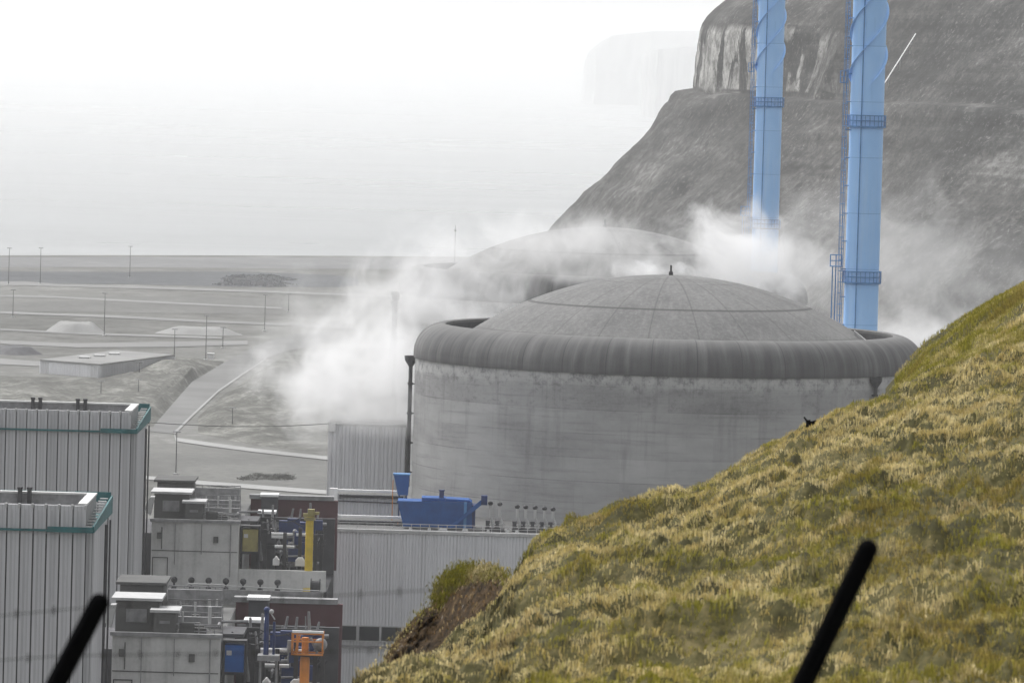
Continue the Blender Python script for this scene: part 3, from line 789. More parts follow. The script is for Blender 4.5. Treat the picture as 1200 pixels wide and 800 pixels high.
# ================================================================== TRANSFORMER BAYS
def cap_box(mb_body, mb_cap, l, r_, tcap, bot, D, dep, th=.2, over=.28):
    boxpx(mb_body, l, r_, tcap+2, bot, D, dep)
    a = P(l, tcap, D); c = P(r_, tcap, D); z = a.z*.5+c.z*.5
    mb_cap.box(a.x-over, c.x+over, D-over, D+dep+over, z-.1, z+th-.1)
def bay(label):
    D = 580.0; b = tuple(P(228, 690, D)); b = (b[0], D, 0)
    t = thing('service_block', label, 'industrial block', b, 'concrete service blocks with boxed roofs')
    zr = P(226, 613, D).z; zd = 27.0
    xl = P(176, 650, D).x; xm = P(279, 640, D).x; xr = P(379.5, 640, D).x
    MB().box(xl, xm, D+1, D+26, 0, zr).build('wall', M['concrete'], t)
    mb = MB(); mb.box(xl-.15, xm+.15, D+.8, D+1.25, zr+.003, zr+.28)
    mb.build('coping', M['steel'], t)
    MB().box(xl+.02, xm-.02, D+1.26, D+25.9, zr+.003, zr+.03).build('roof_sheet', M['roof'], t)
    # roof boxes
    for (l, r_, tc, bt, Dd, dep, capm) in ((184, 225, 563.5, 600, D+11, 6, 'darkconcrete'), (180.5, 221.5, 577, 608, D+4, 4.5, 'trim'), (217, 238, 588, 609, D+2.4, 3, 'trim')):
        mb = MB(); mc = MB(); cap_box(mb, mc, l, r_, tc, bt, Dd, dep)
        bx = mb.build('roof_box', M['darkconcrete'], t); mc.build('roof_box_cap', M[capm], bx)
        a = P(l+(r_-l)*.25, tc+9, Dd); c = P(l+(r_-l)*.72, bt-9, Dd)
        mp = MB(); mp.box(a.x, c.x, Dd-.09, Dd-.004, c.z, a.z); mp.build('panel', M['steel'], bx)
    mb = MB(); a = P(171, 592, D+2); mb.prism([P(168,596,D+2), P(176,582,D+2), P(181,582,D+2), P(176,604,D+2)], (0,1.6,0))
    mb.build('vent_cowl', M['trim'], t)
    # low parapets, pipes and rails on the roof
    mb = MB()
    for (tp, th_, Dd) in ((571, 7, D+22), (585, 8, D+14), (594, 6, D+8)):
        a = P(229, tp, Dd); c = P(281, tp, Dd); z = a.z; mb.box(a.x, c.x, Dd, Dd+.4, zr-.2, z)
    build_each(mb, 'roof_upstand', M['steel'], t)
    mb = MB()
    for (tp, Dd) in ((568, D+23), (579.5, D+17), (590, D+10), (600, D+3)):
        a = P(230, tp, Dd); c = P(282, tp, Dd); mb.tube(a, (c.x, c.y, a.z), .05, n=5); mb.tube((a.x, a.y, a.z-.5), (c.x, c.y, a.z-.5), .04, n=5)
        for k in range(8): x = a.x+(c.x-a.x)*k/7; mb.tube((x, Dd, zr-.1), (x, Dd, a.z), .04, n=5)
    for (xa, ya) in ((240, D+6), (262, D+5)):
        a = P(xa, 603, ya); mb.path([a, a+Vector((1.2,0,0)), a+Vector((1.2,4,0)), a+Vector((3.3,4,.1))], .12)
    build_each(mb, 'roof_rail', M['steel'], t)
    # vents, ducts and boxes scattered over the roof
    rr = random.Random(21); mb = MB()
    for k in range(9):
        a = P(rr.uniform(240, 276), 600, D+rr.uniform(2.5, 20)); s_ = rr.uniform(.2, .55); mb.box(a.x-s_, a.x+s_, a.y-.3, a.y+.3, zr+.004, zr+rr.uniform(.3, 1.1))
    build_each(mb, 'roof_unit', M['darkconcrete'], t)
    mb = MB()
    for k in range(6):
        a = P(rr.uniform(236, 279), 600, D+rr.uniform(3, 22)); mb.tube((a.x, a.y, zr), (a.x, a.y, zr+rr.uniform(.8, 1.8)), rr.uniform(.06, .14), n=7)
    build_each(mb, 'vent_stub', M['trim'], t)
    mb = MB()                                   # cable ladder and conduits down the front wall
    for px_, w_ in ((205, .035), (236, .04), (270, .06)):
        a = P(px_, 640, D+1); mb.tube((a.x, D+.9, zr-.1), (a.x, D+.9, zd+1.2+(px_ % 3)), w_, n=6)
    build_each(mb, 'conduit', M['steel'], t)
    mb = MB()
    for k, py_ in ((0, 627), (3, 632)):
        a = P(187+22*k, py_, D+1); mb.box(a.x-.22, a.x+.22, D+.8, D+.996, a.z-.28, a.z+.28)
    build_each(mb, 'junction_box', M['darkconcrete'], t)
    # door frames and joints on the front wall
    mb = MB()
    def frame(l, r_, tp, bt, wd=.07):
        a = P(l, tp, D+1); c = P(r_, bt, D+1); y0, y1 = D+.93, D+.997
        mb.box(a.x, a.x+wd, y0, y1, c.z, a.z); mb.box(c.x-wd, c.x, y0, y1, c.z, a.z); mb.box(a.x+wd, c.x-wd, y0, y1, a.z-wd, a.z); mb.box(a.x+wd, c.x-wd, y0, y1, c.z, c.z+wd)
    frame(178.5, 196, 652, 684); mb.build('door_frame', M['dark'], t)
    mb = MB(); a = P(190, 617, D+1); mb.tube((a.x, D+.9, a.z), (a.x, D+.9, a.z-2.0), .05, n=5)
    a = P(176, 644, D+1); mb.box(xl+.05, xm-.1, D+.96, D+.996, a.z-.05, a.z+.03); mb.build('wall_joint', M['darkconcrete'], t)
    # dark recess left of the wall
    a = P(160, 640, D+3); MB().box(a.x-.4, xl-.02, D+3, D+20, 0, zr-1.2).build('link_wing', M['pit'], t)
    # deck in front and in the open bay
    mb = MB(); mb.box(xl+1.6, xr, D-2.2, D+.99, 0, zd); mb.box(xm+.02, xr, D+.992, D+2.2, 0, zd-.004); mb.build('deck', M['concrete'], t)
    MB().box(xm+.02, xr+.2, D+1.6, D+2.19, zd, P(330,668,D+1.6).z).build('bay_parapet', M['concrete'], t)
    MB().box(xm+.02, xr+.3, D+2.202, D+25, 0, zd-.01).build('pit_shade_floor', M['dark'], t)  # floor coloured dark for the shade deep in the bay
    mb = MB(); mb.box(xl+3.2, xr+.1, D-2.6, D-2.22, zd-1.0, zd+.35); kerb = mb.build('deck_kerb', M['steel'], t)
    mb = MB(); a = P(220, 693, D-2.5); c = P(262, 693, D-2.5); mb.tube((a.x, D-2.45, zd+.75), (c.x, D-2.45, zd+.75), .09); mb.tube((a.x, D-2.45, zd+.75), (a.x-.35, D-2.45, zd-.05), .09); mb.tube((a.x-.35, D-2.45, zd-.05),(a.x-2.6, D-2.45, zd-.1), .05)
    c2 = P(379, 693, D-2.5); mb.tube((c.x, D-2.45, zd+.7), (c2.x, D-2.45, zd+.45), .05); mb.build('pipe_rail', M['trim'], kerb)
    # added shade sheet and back wall
    MB().box(xm+.4, xr+.4, D+20.2, D+20.8, zd+.0, P(330,606,D+20.2).z).build('bay_shade_sheet', M['pit'], t)  # dark sheet added so the bay reads as shaded below the maroon
    mb = MB(); a = P(283, 583, D+25.9); mb.box(xm+.03, xr+.5, D+25.2, D+26, zd, a.z); mb.build('back_wall', M['maroon'], t)
    mb = MB(); mb.box(xm-.1, xr+.1, D+25.0, D+26.3, a.z+.003, a.z+.4); mb.build('back_coping', M['steel'], t)
    mb = MB(); z_ = a.z-1.8; mb.box(xm+.03, xr-.78, D+25.1, D+25.19, z_, z_+.12); mb.build('wall_rail', M['darkconcrete'], t)
    # capped flue boxes against the back wall
    for (l, r_, tc, bt, Dd) in ((306, 325, 580.5, 606, D+22), (303, 322, 600.5, 668, D+15)):
        mb = MB(); mc = MB(); cap_box(mb, mc, l, r_, tc, bt, Dd, 2.2, .22, .1)
        bx = mb.build('flue_box', M['pit'], t); mc.build('flue_cap', M['white'], bx)
    # dark frame of the bay: columns, beams, pipe racks
    mb = MB()
    for xx in (281.5, 303, 311, 334, 352, 370, 377):
        for Dd in (D+4, D+12, D+19):
            a = P(xx, 606 + (8 if Dd < D+10 else 0) + (xx % 7)*2, Dd); mb.box(a.x-.16, a.x+.16, Dd, Dd+.3, zd, a.z)
    for (yy, Dd, l, r_) in ((607, D+12, 281, 378), (620, D+4, 281, 305), (646, D+4, 281, 305), (613, D+19, 303, 378), (640, D+12, 303, 370), (618, D+19, 303, 378)):
        a = P(l, yy, Dd); c = P(r_, yy, Dd); mb.box(a.x, c.x, Dd-.25, Dd-.02, a.z-.18, a.z+.18)
    build_each(mb, 'frame_member', M['dark'], t)
    mb = MB(); a = P(281, 609, D+6); c = P(303, 609, D+6); mb.box(a.x, c.x, D+4, D+10, a.z-.2, a.z+.1); mb.build('bay_canopy', M['pit'], t)
    mb = MB(); rr = random.Random(5)
    for k in range(30):
        l = rr.uniform(316, 350); yy = rr.uniform(612, 662); Dd = D+rr.uniform(3, 20); ln = rr.uniform(.8, 3.2)
        a = P(l, yy, Dd)
        if rr.random() < .55: mb.tube(a, a+Vector((ln, 0, rr.uniform(-.1,.1))), rr.uniform(.05, .16), n=7)
        elif rr.random() < .5: mb.tube(a, a+Vector((0, 0, -ln)), rr.uniform(.05, .14), n=7); mb.ball(a, .22)
        else: mb.path([a, a+Vector((0,ln,0)), a+Vector((.8,ln,-.4)), a+Vector((.8,ln,-1.6))], .09)
    build_each(mb, 'pipe', M['steel'], t)
    mb = MB()
    for (l, r_, yy) in ((318, 343, 625), (318, 336, 628.5), (347, 362, 626), (322, 345, 640)):
        a = P(l, yy, D+5); c = P(r_, yy, D+5); mb.tube((a.x, D+5, a.z), (c.x, D+5, a.z), .14, n=8)
    build_each(mb, 'lagged_pipe', M['white'], t)
    for (l, r_, tp, bt) in ((319.5, 327, 654, 662), (346, 357, 655, 663)):
        mb = MB(); boxpx(mb, l, r_, tp+1.5, bt, D+3.2, 1.2); a = P(l, tp, D+3.2); c = P(r_, tp, D+3.2)
        mb.prism([(a.x+.05, D+3.1, a.z-.1), (c.x-.05, D+3.1, a.z-.1), (c.x-.25, D+3.1, a.z+.15), (a.x+.25, D+3.1, a.z+.15)], (0,1.4,0))
        mb.build('control_cabinet', M['white'], t)
    mb = MB(); rr = random.Random(9)
    for k in range(16):
        a = P(rr.uniform(336, 376), rr.uniform(610, 655), D+rr.uniform(4, 16)); s_ = rr.uniform(.3, .8); mb.box(a.x-s_, a.x+s_, a.y, a.y+s_, a.z-s_*1.2, a.z+s_*.4)
    build_each(mb, 'machinery_case', M['darkblue'], t)
    rr = random.Random(33); mb = MB()
    for k in range(26):                         # insulators, cable ends and small gear in front of the dark shade sheet
        a = P(rr.uniform(306, 376), rr.uniform(608, 660), D+rr.uniform(5, 19)); r_ = rr.uniform(.06, .16); h_ = rr.uniform(.5, 2.2)
        mb.tube(a, a+Vector((rr.uniform(-.3,.3), 0, h_)), r_, r_*.7, 7)
    build_each(mb, 'insulator', M['steel'], t)
    mb = MB()
    for k in range(14):
        a = P(rr.uniform(283, 376), rr.uniform(600, 640), D+rr.uniform(3, 18)); ln = min(rr.uniform(2, 5), xr-.2-a.x)
        pts = [a+Vector((ln*f, rr.uniform(-.1, .1), -.5*math.sin(math.pi*f))) for f in (0, .25, .5, .75, 1)]
        for p_, q_ in zip(pts, pts[1:]): mb.tube(p_, q_, .045, n=5)
    build_each(mb, 'cable', M['dark'], t, 4)
    # paired dark bollard lamps along the deck edge
    for k in range(7):
        px = 204+20.2*k; a = P(px, 686, D-1.2); x = a.x
        mb = MB(); mb.tube((x, D-1.2, zd), (x, D-1.2, zd+.95), .09); mb.lathe([(.001, .05), (.24, .05), (.26, .3), (.2, .45), (.001, .45)], 10, (x, D-1.2, zd)); mb.ball((x, D-1.2, zd+1.0), .3)
        mb.build('post_insulator', M['dark'], t)
    return t
bay1 = bay('farther concrete service block with faded yellow panel and yellow column in its open bay')
OFF = Vector((3.55, -112, .2))
bay2 = copy_tree(bay1); bay2.location = Vector(bay1.location)+OFF
bay2['label'] = 'nearer concrete service block with blue panel and orange column in its open bay'
zd = 27.0
def equipment(off, panel, col, name, cage):
    D = 580; O = Vector(off)
    Q = lambda px, py, d: P(px, py, d)+O
    # framed panel unit
    a = Q(282.5, 620, D+3.4); c = Q(303, 645, D+3.4); Y = D+3.4+O.y; zf = zd+O.z
    return a, c, Y, zf
# framed panel units standing in the bays
def panel_unit(off, mat, label):
    O = Vector(off); D = 580+2.2
    a = P(284.5, 620, D)+O; c = P(302, 646, D)+O; Y = a.y; zf = zd+O.z
    t = thing('switch_cabinet', label, 'cabinet', ((a.x+c.x)/2, Y, zf))
    mb = MB(); mb.box(a.x, c.x, Y+.02, Y+1.2, c.z, a.z); mb.build('cabinet', M[mat], t)
    mb = MB()
    for x in (a.x-.18, c.x+.02): mb.box(x, x+.16, Y-.05, Y+1.25, zf, a.z+.2)
    mb.box(a.x-.18, c.x+.18, Y-.05, Y+1.25, a.z+.203, a.z+.36); mb.box(a.x-.019, c.x+.019, Y-.05, Y+1.25, c.z-.2, c.z-.003); mb.build('frame', M['dark'], t)
    mb = MB(); w_ = (c.x-a.x)
    for k in range(4):
        x = a.x+w_*(k+.5)/4; mb.box(x-w_*.09, x+w_*.09, Y-.03, Y+.015, c.z+.25, a.z-.25)
    mb.build('door_panel', M[mat], t)
    mb = MB(); mb.box(a.x+.12, a.x+.5, Y-.05, Y-.031, a.z-.75, a.z-.4); mb.build('notice', M['trim'], t)
    return t
panel_unit((0,0,0), 'dullyellow', 'faded yellow cabinet in a dark frame in the farther bay')
panel_unit(OFF, 'blue', 'dark blue cabinet in a dark frame in the nearer bay')
# tall columns
D = 582
a = P(361.5, 668, D); top = P(361.5, 604, D); x = a.x
t = thing('yellow_column', 'tall yellow cylindrical column standing in the farther bay', 'column', (x, D, zd))
mb = MB(); mb.lathe([(.001,0),(.62,0),(.62,.3),(.36,.35),(.36,top.z-zd-.1),(.001,top.z-zd-.1)], 20, (x, D, zd)); mb.build('shaft', M['yellow'], t, True)
mb = MB(); mb.lathe([(.4, 0),(.52,0),(.52,.28),(.4,.28)], 20, (x, D, top.z-.4)); mb.box(x-.62, x-.2, D-.2, D+.3, top.z-.09, top.z+.2); mb.box(x-.19, x+.42, D-.25, D+.45, top.z-.08, top.z+.6); mb.box(x+.422, x+.85, D, D+.4, top.z+.1, top.z+.35); mb.build('head', M['dullyellow'], t)
mb = MB()
for k in range(10): mb.lathe([(.355,0),(.385,0),(.385,.05),(.355,.05)], 20, (x, D, zd+.8+k*.5))
mb.build('band', M['yellow'], t)

O = OFF; a = P(360.5, 640, 582); x = a.x+O.x-.05; Y = 582+O.y; zf = zd+O.z; ztop = P(360, 740, Y).z
t = thing('orange_crane', 'orange column crane with a square railed cage in the nearer bay', 'crane', (x, Y, zf))
mb = MB(); mb.lathe([(.001,0),(.7,0),(.7,.3),(.36,.35),(.36,ztop-zf-2.0),(.26,ztop-zf-1.6),(.26,ztop-zf-.4),(.001,ztop-zf-.4)], 20, (x, Y, zf)); mb.build('column', M['orange'], t, True)
xl = P(342, 750, Y).x; xr = P(379.5, 750, Y).x; zb = P(360, 766, Y).z
mb = MB()
for xx in (xl, (xl+x-.5)/2+.1, xr-.12):
    for yy in (Y-.9, Y+.9): mb.box(xx, xx+.12, yy-.06, yy+.06, zb, ztop)
for yy in (Y-.9, Y+.9):
    for zz in (zb, zb+.95, ztop-.12): mb.box(xl+.122, xr-.122, yy-.05, yy+.05, zz, zz+.11)
for xx in (xl+.03, xr-.09):
    for zz in (zb+.02, ztop-.13): mb.box(xx, xx+.06, Y-.838, Y+.838, zz, zz+.1)
mb.prism([(xl+.2, Y-.86, zb+.12), (xl+.32, Y-.86, zb+.12), (x-.3, Y-.86, ztop-.15), (x-.42, Y-.86, ztop-.15)], (0,.06,0))
mb.build('cage', M['orange'], t)
mb = MB(); mb.box(xl+.13, xr-.13, Y-.8, Y+.8, zb-.12, zb-.01); mb.build('cage_floor', M['dark'], t)
mb = MB(); mb.box(xl+.05, xr-.02, Y-1.0, Y-.7, ztop+.01, ztop+.17); mb.build('top_rail', M['white'], t)
mb = MB(); mb.ball((x+1.15, Y, zb+.75), .48); mb.tube((x+.9, Y, zb+.1), (x+.4, Y, zb+1.2), .1); mb.tube((x-1.1, Y, zb+.1),(x-1.1,Y,zb+1.0),.22); mb.build('winch', M['steel'], t)
# dark blue pump set beside the crane
a = P(315, 757, 470); c = P(315, 722, 470)
t = thing('pump_set', 'small dark blue pump set standing left of the orange column crane', 'pump', tuple(a))
s_ = 470/F_PX; X0 = a.x
mb = MB(); mb.tube((X0-.2,470,a.z-.6),(X0-.2,470,c.z+.5),.2,.16); mb.tube((X0+.35,470.3,a.z-.6),(X0+.35,470.3,c.z-.4),.1); mb.ball((X0-.2,470,c.z+.5),.24); mb.build('body', M['darkblue'], t, True)
mb = MB(); mb.tube((X0-.2,469.9,c.z+.7),(X0+.4,469.9,c.z-.2),.05); mb.ball((X0+.15,469.7,c.z+.4),.18); mb.build('valve', M['trim'], t)
mb = MB(); mb.box(X0-.8, X0+.8, 469.3, 471, a.z-1.0, a.z-.62); mb.tube((X0-.6,470,a.z-1),(X0-.6,470,a.z-4),.1); mb.tube((X0+.6,470,a.z-1),(X0+.6,470,a.z-4),.1); mb.build('plinth', M['steel'], t)
# dark bush-like bundle on the far deck
a = P(369, 690, 577.2)
t = thing('cable_drum', 'dark cable drum lying at the right end of the farther concrete deck', 'cable drum', (a.x, 578.6, zd))
MB().tube((a.x-.35,578.6,zd+.75),(a.x+.35,578.6,zd+.75),.55,n=16).build('coil', M['pit'], t)
mb = MB(); mb.tube((a.x-.45,578.6,zd+.75),(a.x-.36,578.6,zd+.75),.75,n=18); mb.tube((a.x+.36,578.6,zd+.75),(a.x+.45,578.6,zd+.75),.75,n=18); mb.build('flange', M['dark'], t)

# ================================================================== GREY RIBBED BUILDING below the near reactor
def corrugated(mb, x0, x1, y, z0, z1, pitch=.30, d=.07):
    n = int((x1-x0)/pitch); rows_b = []
    for k in range(n+1):
        x = x0+(x1-x0)*k/max(1, n); w_ = (x1-x0)/n
        for fx, fy in ((0, 0), (.30, 0), (.42, -d), (.88, -d)):
            if k < n: rows_b.append((x+fx*w_, y+fy))
    rows_b.append((x1, y))
    mb.grid([[(a, b, z0) for a, b in rows_b], [(a, b, z1) for a, b in rows_b]])
xw = P(385, 700, 612).x; xe = 16.0
zA = P(500, 622.5, 612).z
t = thing('grey_building', 'grey ribbed building in stepped tiers below the near reactor dome', 'building', ((xw+xe)/2, 612, 0))
mb = MB(); mb.box(xw, xe, 612.02, 640, 0, zA-.02); mb.build('core', M['roof'], t)
mb = MB(); corrugated(mb, xw, xe, 612, 0, zA-.25)
zW0, zW1 = P(430, 750, 612).z, P(430, 733.5, 612).z
mb.build('facade', M['clad_fine'], t)
mb = MB(); mb.box(xw-.05, xe, 611.8, 612.4, zA-.24, zA+.06); mb.box(xw-.12, xw+.22, 611.82, 611.92, 0, zA-.242); mb.build('coping', M['trim'], t)
for (l, r_) in ((393, 399.5), (401, 417.5), (421, 444.5), (447, 470), (473, 496)):
    a = P(l, 740, 612).x; c = P(r_, 740, 612).x
    mb = MB(); mb.box(a, c, 611.78, 611.9, zW0, zW1); wd = mb.build('window', M['glass'], t)
    mb = MB(); e = .09
    mb.box(a-e, a-.002, 611.74, 611.92, zW0-e, zW1+e); mb.box(c+.002, c+e, 611.74, 611.92, zW0-e, zW1+e); mb.box(a-.001, c+.001, 611.74, 611.92, zW1+.002, zW1+e); mb.box(a-.001, c+.001, 611.7, 611.92, zW0-e, zW0-.002)
    mb.build('frame', M['trim'], wd)
mb = MB(); z_ = P(430, 757, 612).z; mb.box(xw+.3, xe-.1, 611.8, 611.9, z_-.12, z_+.10); mb.build('window_shade_band', M['steel'], t)  # grey strip stands for the faint shadow band below the windows
# stepped tiers behind the roof edge
for (tp, Dd, dep, rD) in ((604, 619, 5, 474), (574, 625, 8, 474)):
    z_ = P(430, tp, Dd).z; x0 = P(387, tp, Dd).x; x1 = P(rD, tp, Dd).x
    mb = MB(); mb.box(x0, x1, Dd+.03, Dd+dep, zA-.5, z_-.5)
    tier = mb.build('tier', M['roof'], t)
    mb = MB(); corrugated(mb, x0, x1, Dd, zA-.5, z_-.45, .3); mb.build('facade', M['clad_fine'], tier)
    mb = MB(); mb.box(x0+.75, x1, Dd-.25, Dd+.3, z_-.2, z_+.02); mb.build('coping', M['white'], tier)
    mb = MB(); mb.box(x0+.9, x1-.1, Dd-.4, Dd-.1, z_-.75, z_-.5); mb.tube((x0+.8,Dd-.3,z_-1.1),(x1,Dd-.3,z_-1.2),.06); mb.build('coping_shade_strip', M['dark'], tier)  # dark strip and rod stand for the shadow band below the coping
    mb = MB(); mb.box(x0-.05, x0+.75-.002, Dd-.45, Dd+.4, z_-1.55, z_+.1); mb.build('end_block', M['white'], tier)
Dd = 653; z_ = P(430, 497, Dd).z; x0 = P(384, 530, Dd).x; x1 = P(475, 530, Dd).x
mb = MB(); mb.box(x0, x1, Dd+.03, Dd+16, 20, z_-.1); tier = mb.build('upper_block', M['roof'], t)
mb = MB(); corrugated(mb, x0, x1, Dd, 20, z_-.2, .42, .09); mb.build('facade', M['clad_fine'], tier)
mb = MB(); mb.box(x0, x1, Dd-.15, Dd+.3, z_-.19, z_+.05); mb.build('coping', M['trim'], tier)
mb = MB(); mb.box(x0+.02, x0+.72, Dd-.4, Dd-.16, z_-.8, z_+.1); mb.build('end_block', M['white'], tier)

# guard rail along the roof edge
Y = 612.7
t = thing('guard_rail', 'thin pale guard rail along the roof edge in front of the blue skip', 'railing', (P(430,620,Y).x, Y, zA))
x0 = P(388, 620, Y).x; x1 = P(660, 620, Y).x
mb = MB()
for k in range(27):
    x = x0+(x1-x0)*k/26; mb.tube((x, Y, zA), (x, Y, zA+.62), .028, n=5)
build_each(mb, 'post', M['trim'], t)
mb = MB()
for zz in (.33, .62): mb.tube((x0, Y, zA+zz), (x1, Y, zA+zz), .03, n=5)
build_each(mb, 'rail', M['trim'], t)
for i, (px, w_) in enumerate(((481, .18), (503, .16), (519, .42), (545, .3), (572, .14), (595, .2), (606, .2))):
    x = P(px, 622, 613.2).x
    lab = ['small pale roof block at the left foot of the blue skip','small pale roof block second from the left below the blue skip','widest pale roof block below the middle of the blue skip','pale roof block below the blue strut','small pale roof block right of the blue skip','pale roof block left of the larger row of vent pipes','pale roof block below the larger row of vent pipes'][i]
    t = thing('roof_block', lab, 'roof block', (x, 613.2, zA), 'pale blocks along the roof edge')
    mb = MB(); mb.prism([(x-w_, 613, zA+.064), (x+w_, 613, zA+.064), (x+w_*.7, 613, zA+.30), (x-w_*.7, 613, zA+.30)], (0,.4,0)); mb.build('block', M['white'], t)
    MB().tube((x, 613.2, zA+.28), (x, 613.2, zA+.40), .05).build('lifting_eye', M['dark'], t)
# orange and white marker poles
for (px, lab) in ((459, 'thin orange marker pole left of the upper blue hopper'), (466, 'thin orange marker pole at the left end of the blue skip')):
    Dd = 620.6 if px < 462 else 617.5; a = P(px, 622, Dd); top = P(px, 562 if px < 462 else 612, Dd)
    t = thing('marker_pole', lab, 'pole', (a.x, Dd, zA), 'orange marker poles on the roof')
    MB().tube((a.x, Dd, zA), (a.x, Dd, top.z), .045, n=6).build('pole', M['orange'], t); MB().lathe([(.001,0),(.2,0),(.2,.12),(.06,.16)], 10, (a.x, Dd, zA)).build('foot', M['dark'], t)

# blue skip with lid, post and strut
Y = 615.5
q = lambda px, py: P(px, py, Y)
zs = zA+.02
t = thing('blue_skip', 'large blue steel skip with tapered end and strut on the roof before the reactor', 'skip', (q(510,610).x, Y, zs))
Lt, Rt_ = q(466, 587), q(553, 587); Lb = q(472.5, 618); Rb = q(553, 618); dp_ = 4.2
mb = MB()
mb.prism([(Lt.x, Y, Lt.z), (Lb.x, Y, zs+.15), (Rb.x, Y, zs+.15), (Rt_.x, Y, Lt.z)], (0, dp_, 0))
mb.build('body', M['blue'], t)
mb = MB()
mb.box(Lt.x-.08, Rt_.x+.08, Y-.1, Y-.004, Lt.z-.14, Lt.z+.05)
for k in range(13):
    f = (k+.5)/13; xt = Lt.x+(Rt_.x-Lt.x)*f; xb = Lb.x+(Rb.x-Lb.x)*f
    mb.prism([(xb-.05, Y-.06, zs+.2), (xb+.05, Y-.06, zs+.2), (xt+.05, Y-.06, Lt.z-.142), (xt-.05, Y-.06, Lt.z-.142)], (0,.055,0))
mb.build('rib', M['blue'], t)
mb = MB(); a = q(494, 582); c = q(522, 582); mb.box(a.x, c.x, Y+.6, Y+3.6, Lt.z+.06, q(500,583.5).z); mb.prism([(c.x, Y+.5, Lt.z+.06),(Rt_.x, Y+.5, Lt.z+.06),(Rt_.x-.3, Y+.5, q(545,586).z),(c.x+.05, Y+.5, q(522,584.5).z)], (0,3,0)); mb.build('lid', M['blue'], t)
a = q(517.5, 576); mb = MB(); mb.box(a.x-.22, a.x+.22, Y+.9, Y+1.4, Lt.z+.2, a.z); mb.tube((a.x,Y+1.1,a.z),(a.x,Y+1.1,a.z+.12),.3); mb.build('lid_motor', M['darkblue'], t)
mb = MB(); a = q(545.5, 588); mb.box(a.x-.14, a.x+.14, Y-.3, Y-.102, zs, Lt.z+.1); mb.build('end_post', M['stackdark'], t)
mb = MB(); a = q(527, 617); c = q(565, 589); mb.prism([(a.x-.2, Y-.5, zs+.1), (a.x+.2, Y-.5, zs+.1), (c.x+.15, Y-.5, c.z+.0), (c.x-.15, Y-.5, c.z+.3)], (0,.18,0)); st_ = mb.build('strut', M['blue'], t)
mb = MB(); mb.box(c.x-.1, c.x+.5, Y-.75, Y+.1, c.z-.15, c.z+.75); mb.build('strut_head', M['darkblue'], st_)
mb = MB(); x_ = q(557, 600).x; mb.box(Rt_.x+.01, x_, Y+.4, Y+3.8, zs, Lt.z-.25); mb.build('side_leg', M['darkblue'], t)
# smaller blue hopper behind
Y2 = 622.5; q2 = lambda px, py: P(px, py, Y2)
t = thing('blue_hopper', 'smaller blue hopper at the foot of the black downpipe behind the large skip', 'hopper', (q2(470,580).x, Y2, zA))
a, c = q2(461.5, 556.5), q2(479, 585); mb = MB(); mb.prism([(a.x, Y2, a.z), (c.x, Y2, a.z), (c.x-.1, Y2, c.z+.4), (a.x+.45, Y2, c.z+.4)], (0,1.6,0)); mb.build('body', M['blue'], t)
mb = MB(); mb.box(a.x-.06, c.x+.06, Y2-.08, Y2+1.68, a.z+.003, a.z+.14); mb.build('rim', M['stackdark'], t)
mb = MB()
for x in (a.x+.5, c.x-.3): mb.box(x, x+.14, Y2+.2, Y2+.4, zA, c.z+.398)
mb.build('leg', M['darkblue'], t)

# gooseneck vent pipes at the foot of the reactor
for i, (px, tpy) in enumerate(((574.5, 590), (585.5, 591), (606, 594), (616, 594.5), (627, 595), (638, 596), (648, 597))):
    Y = 615.2; a = P(px, 600, Y); x = a.x; zt_ = P(px, tpy, Y).z
    lab = ['left pipe of the pair of vent pipes nearest the blue skip','right pipe of the pair of vent pipes nearest the blue skip','first of the five vent pipes from the blue skip','second of the five vent pipes from the blue skip','middle one of the five vent pipes','fourth of the five vent pipes from the blue skip','last of the five vent pipes, closest to the grass'][i]
    t = thing('vent_pipe', lab, 'vent pipe', (x, Y, zA), 'ball-topped vent pipes at the reactor foot')
    mb = MB(); mb.path([(x+.28, Y, zA+.2), (x+.24, Y, zA+.9), (x+.02, Y, zA+1.35), (x, Y, zt_-.1)], .13, 8); mb.build('pipe', M['trim'], t, True)
    mb = MB(); mb.ball((x, Y, zt_+.05), .25, 8, .85); mb.build('cap', M['dark'], t, True)
    mb = MB(); mb.box(x-.42, x+.0, Y-.2, Y+.5, zA+.35, zA+1.0); mb.build('silencer', M['pit'], t)
    mb = MB(); mb.box(x-.46, x+.5, Y-.3, Y+.6, zA+.01, zA+.28); mb.build('base', M['dark'], t)
    mb = MB(); mb.box(x-.05, x+.55, Y-.24, Y-.12, zA+.60, zA+.72); mb.build('bracket', M['trim'], t)
# small plates high on the reactor wall
a = P(659, 571, 628)
# overhead cable from the far clad building to the grey building
a = P(174, 494.5, 575); c = P(386, 496, 653)
t = thing('overhead_cable', 'thin dark cable spanning from the farther clad building to the grey building', 'cable', tuple(a))
pts = [a+(c-a)*(k/24)-Vector((0,0,.35*4*(k/24)*(1-k/24))) for k in range(25)]
MB().path(pts, .035, 5).build('cable', M['dark'], t)
mb = MB()
for k in (0, 24): mb.ball(pts[k], .16)
mb.build('clamp', M['steel'], t)

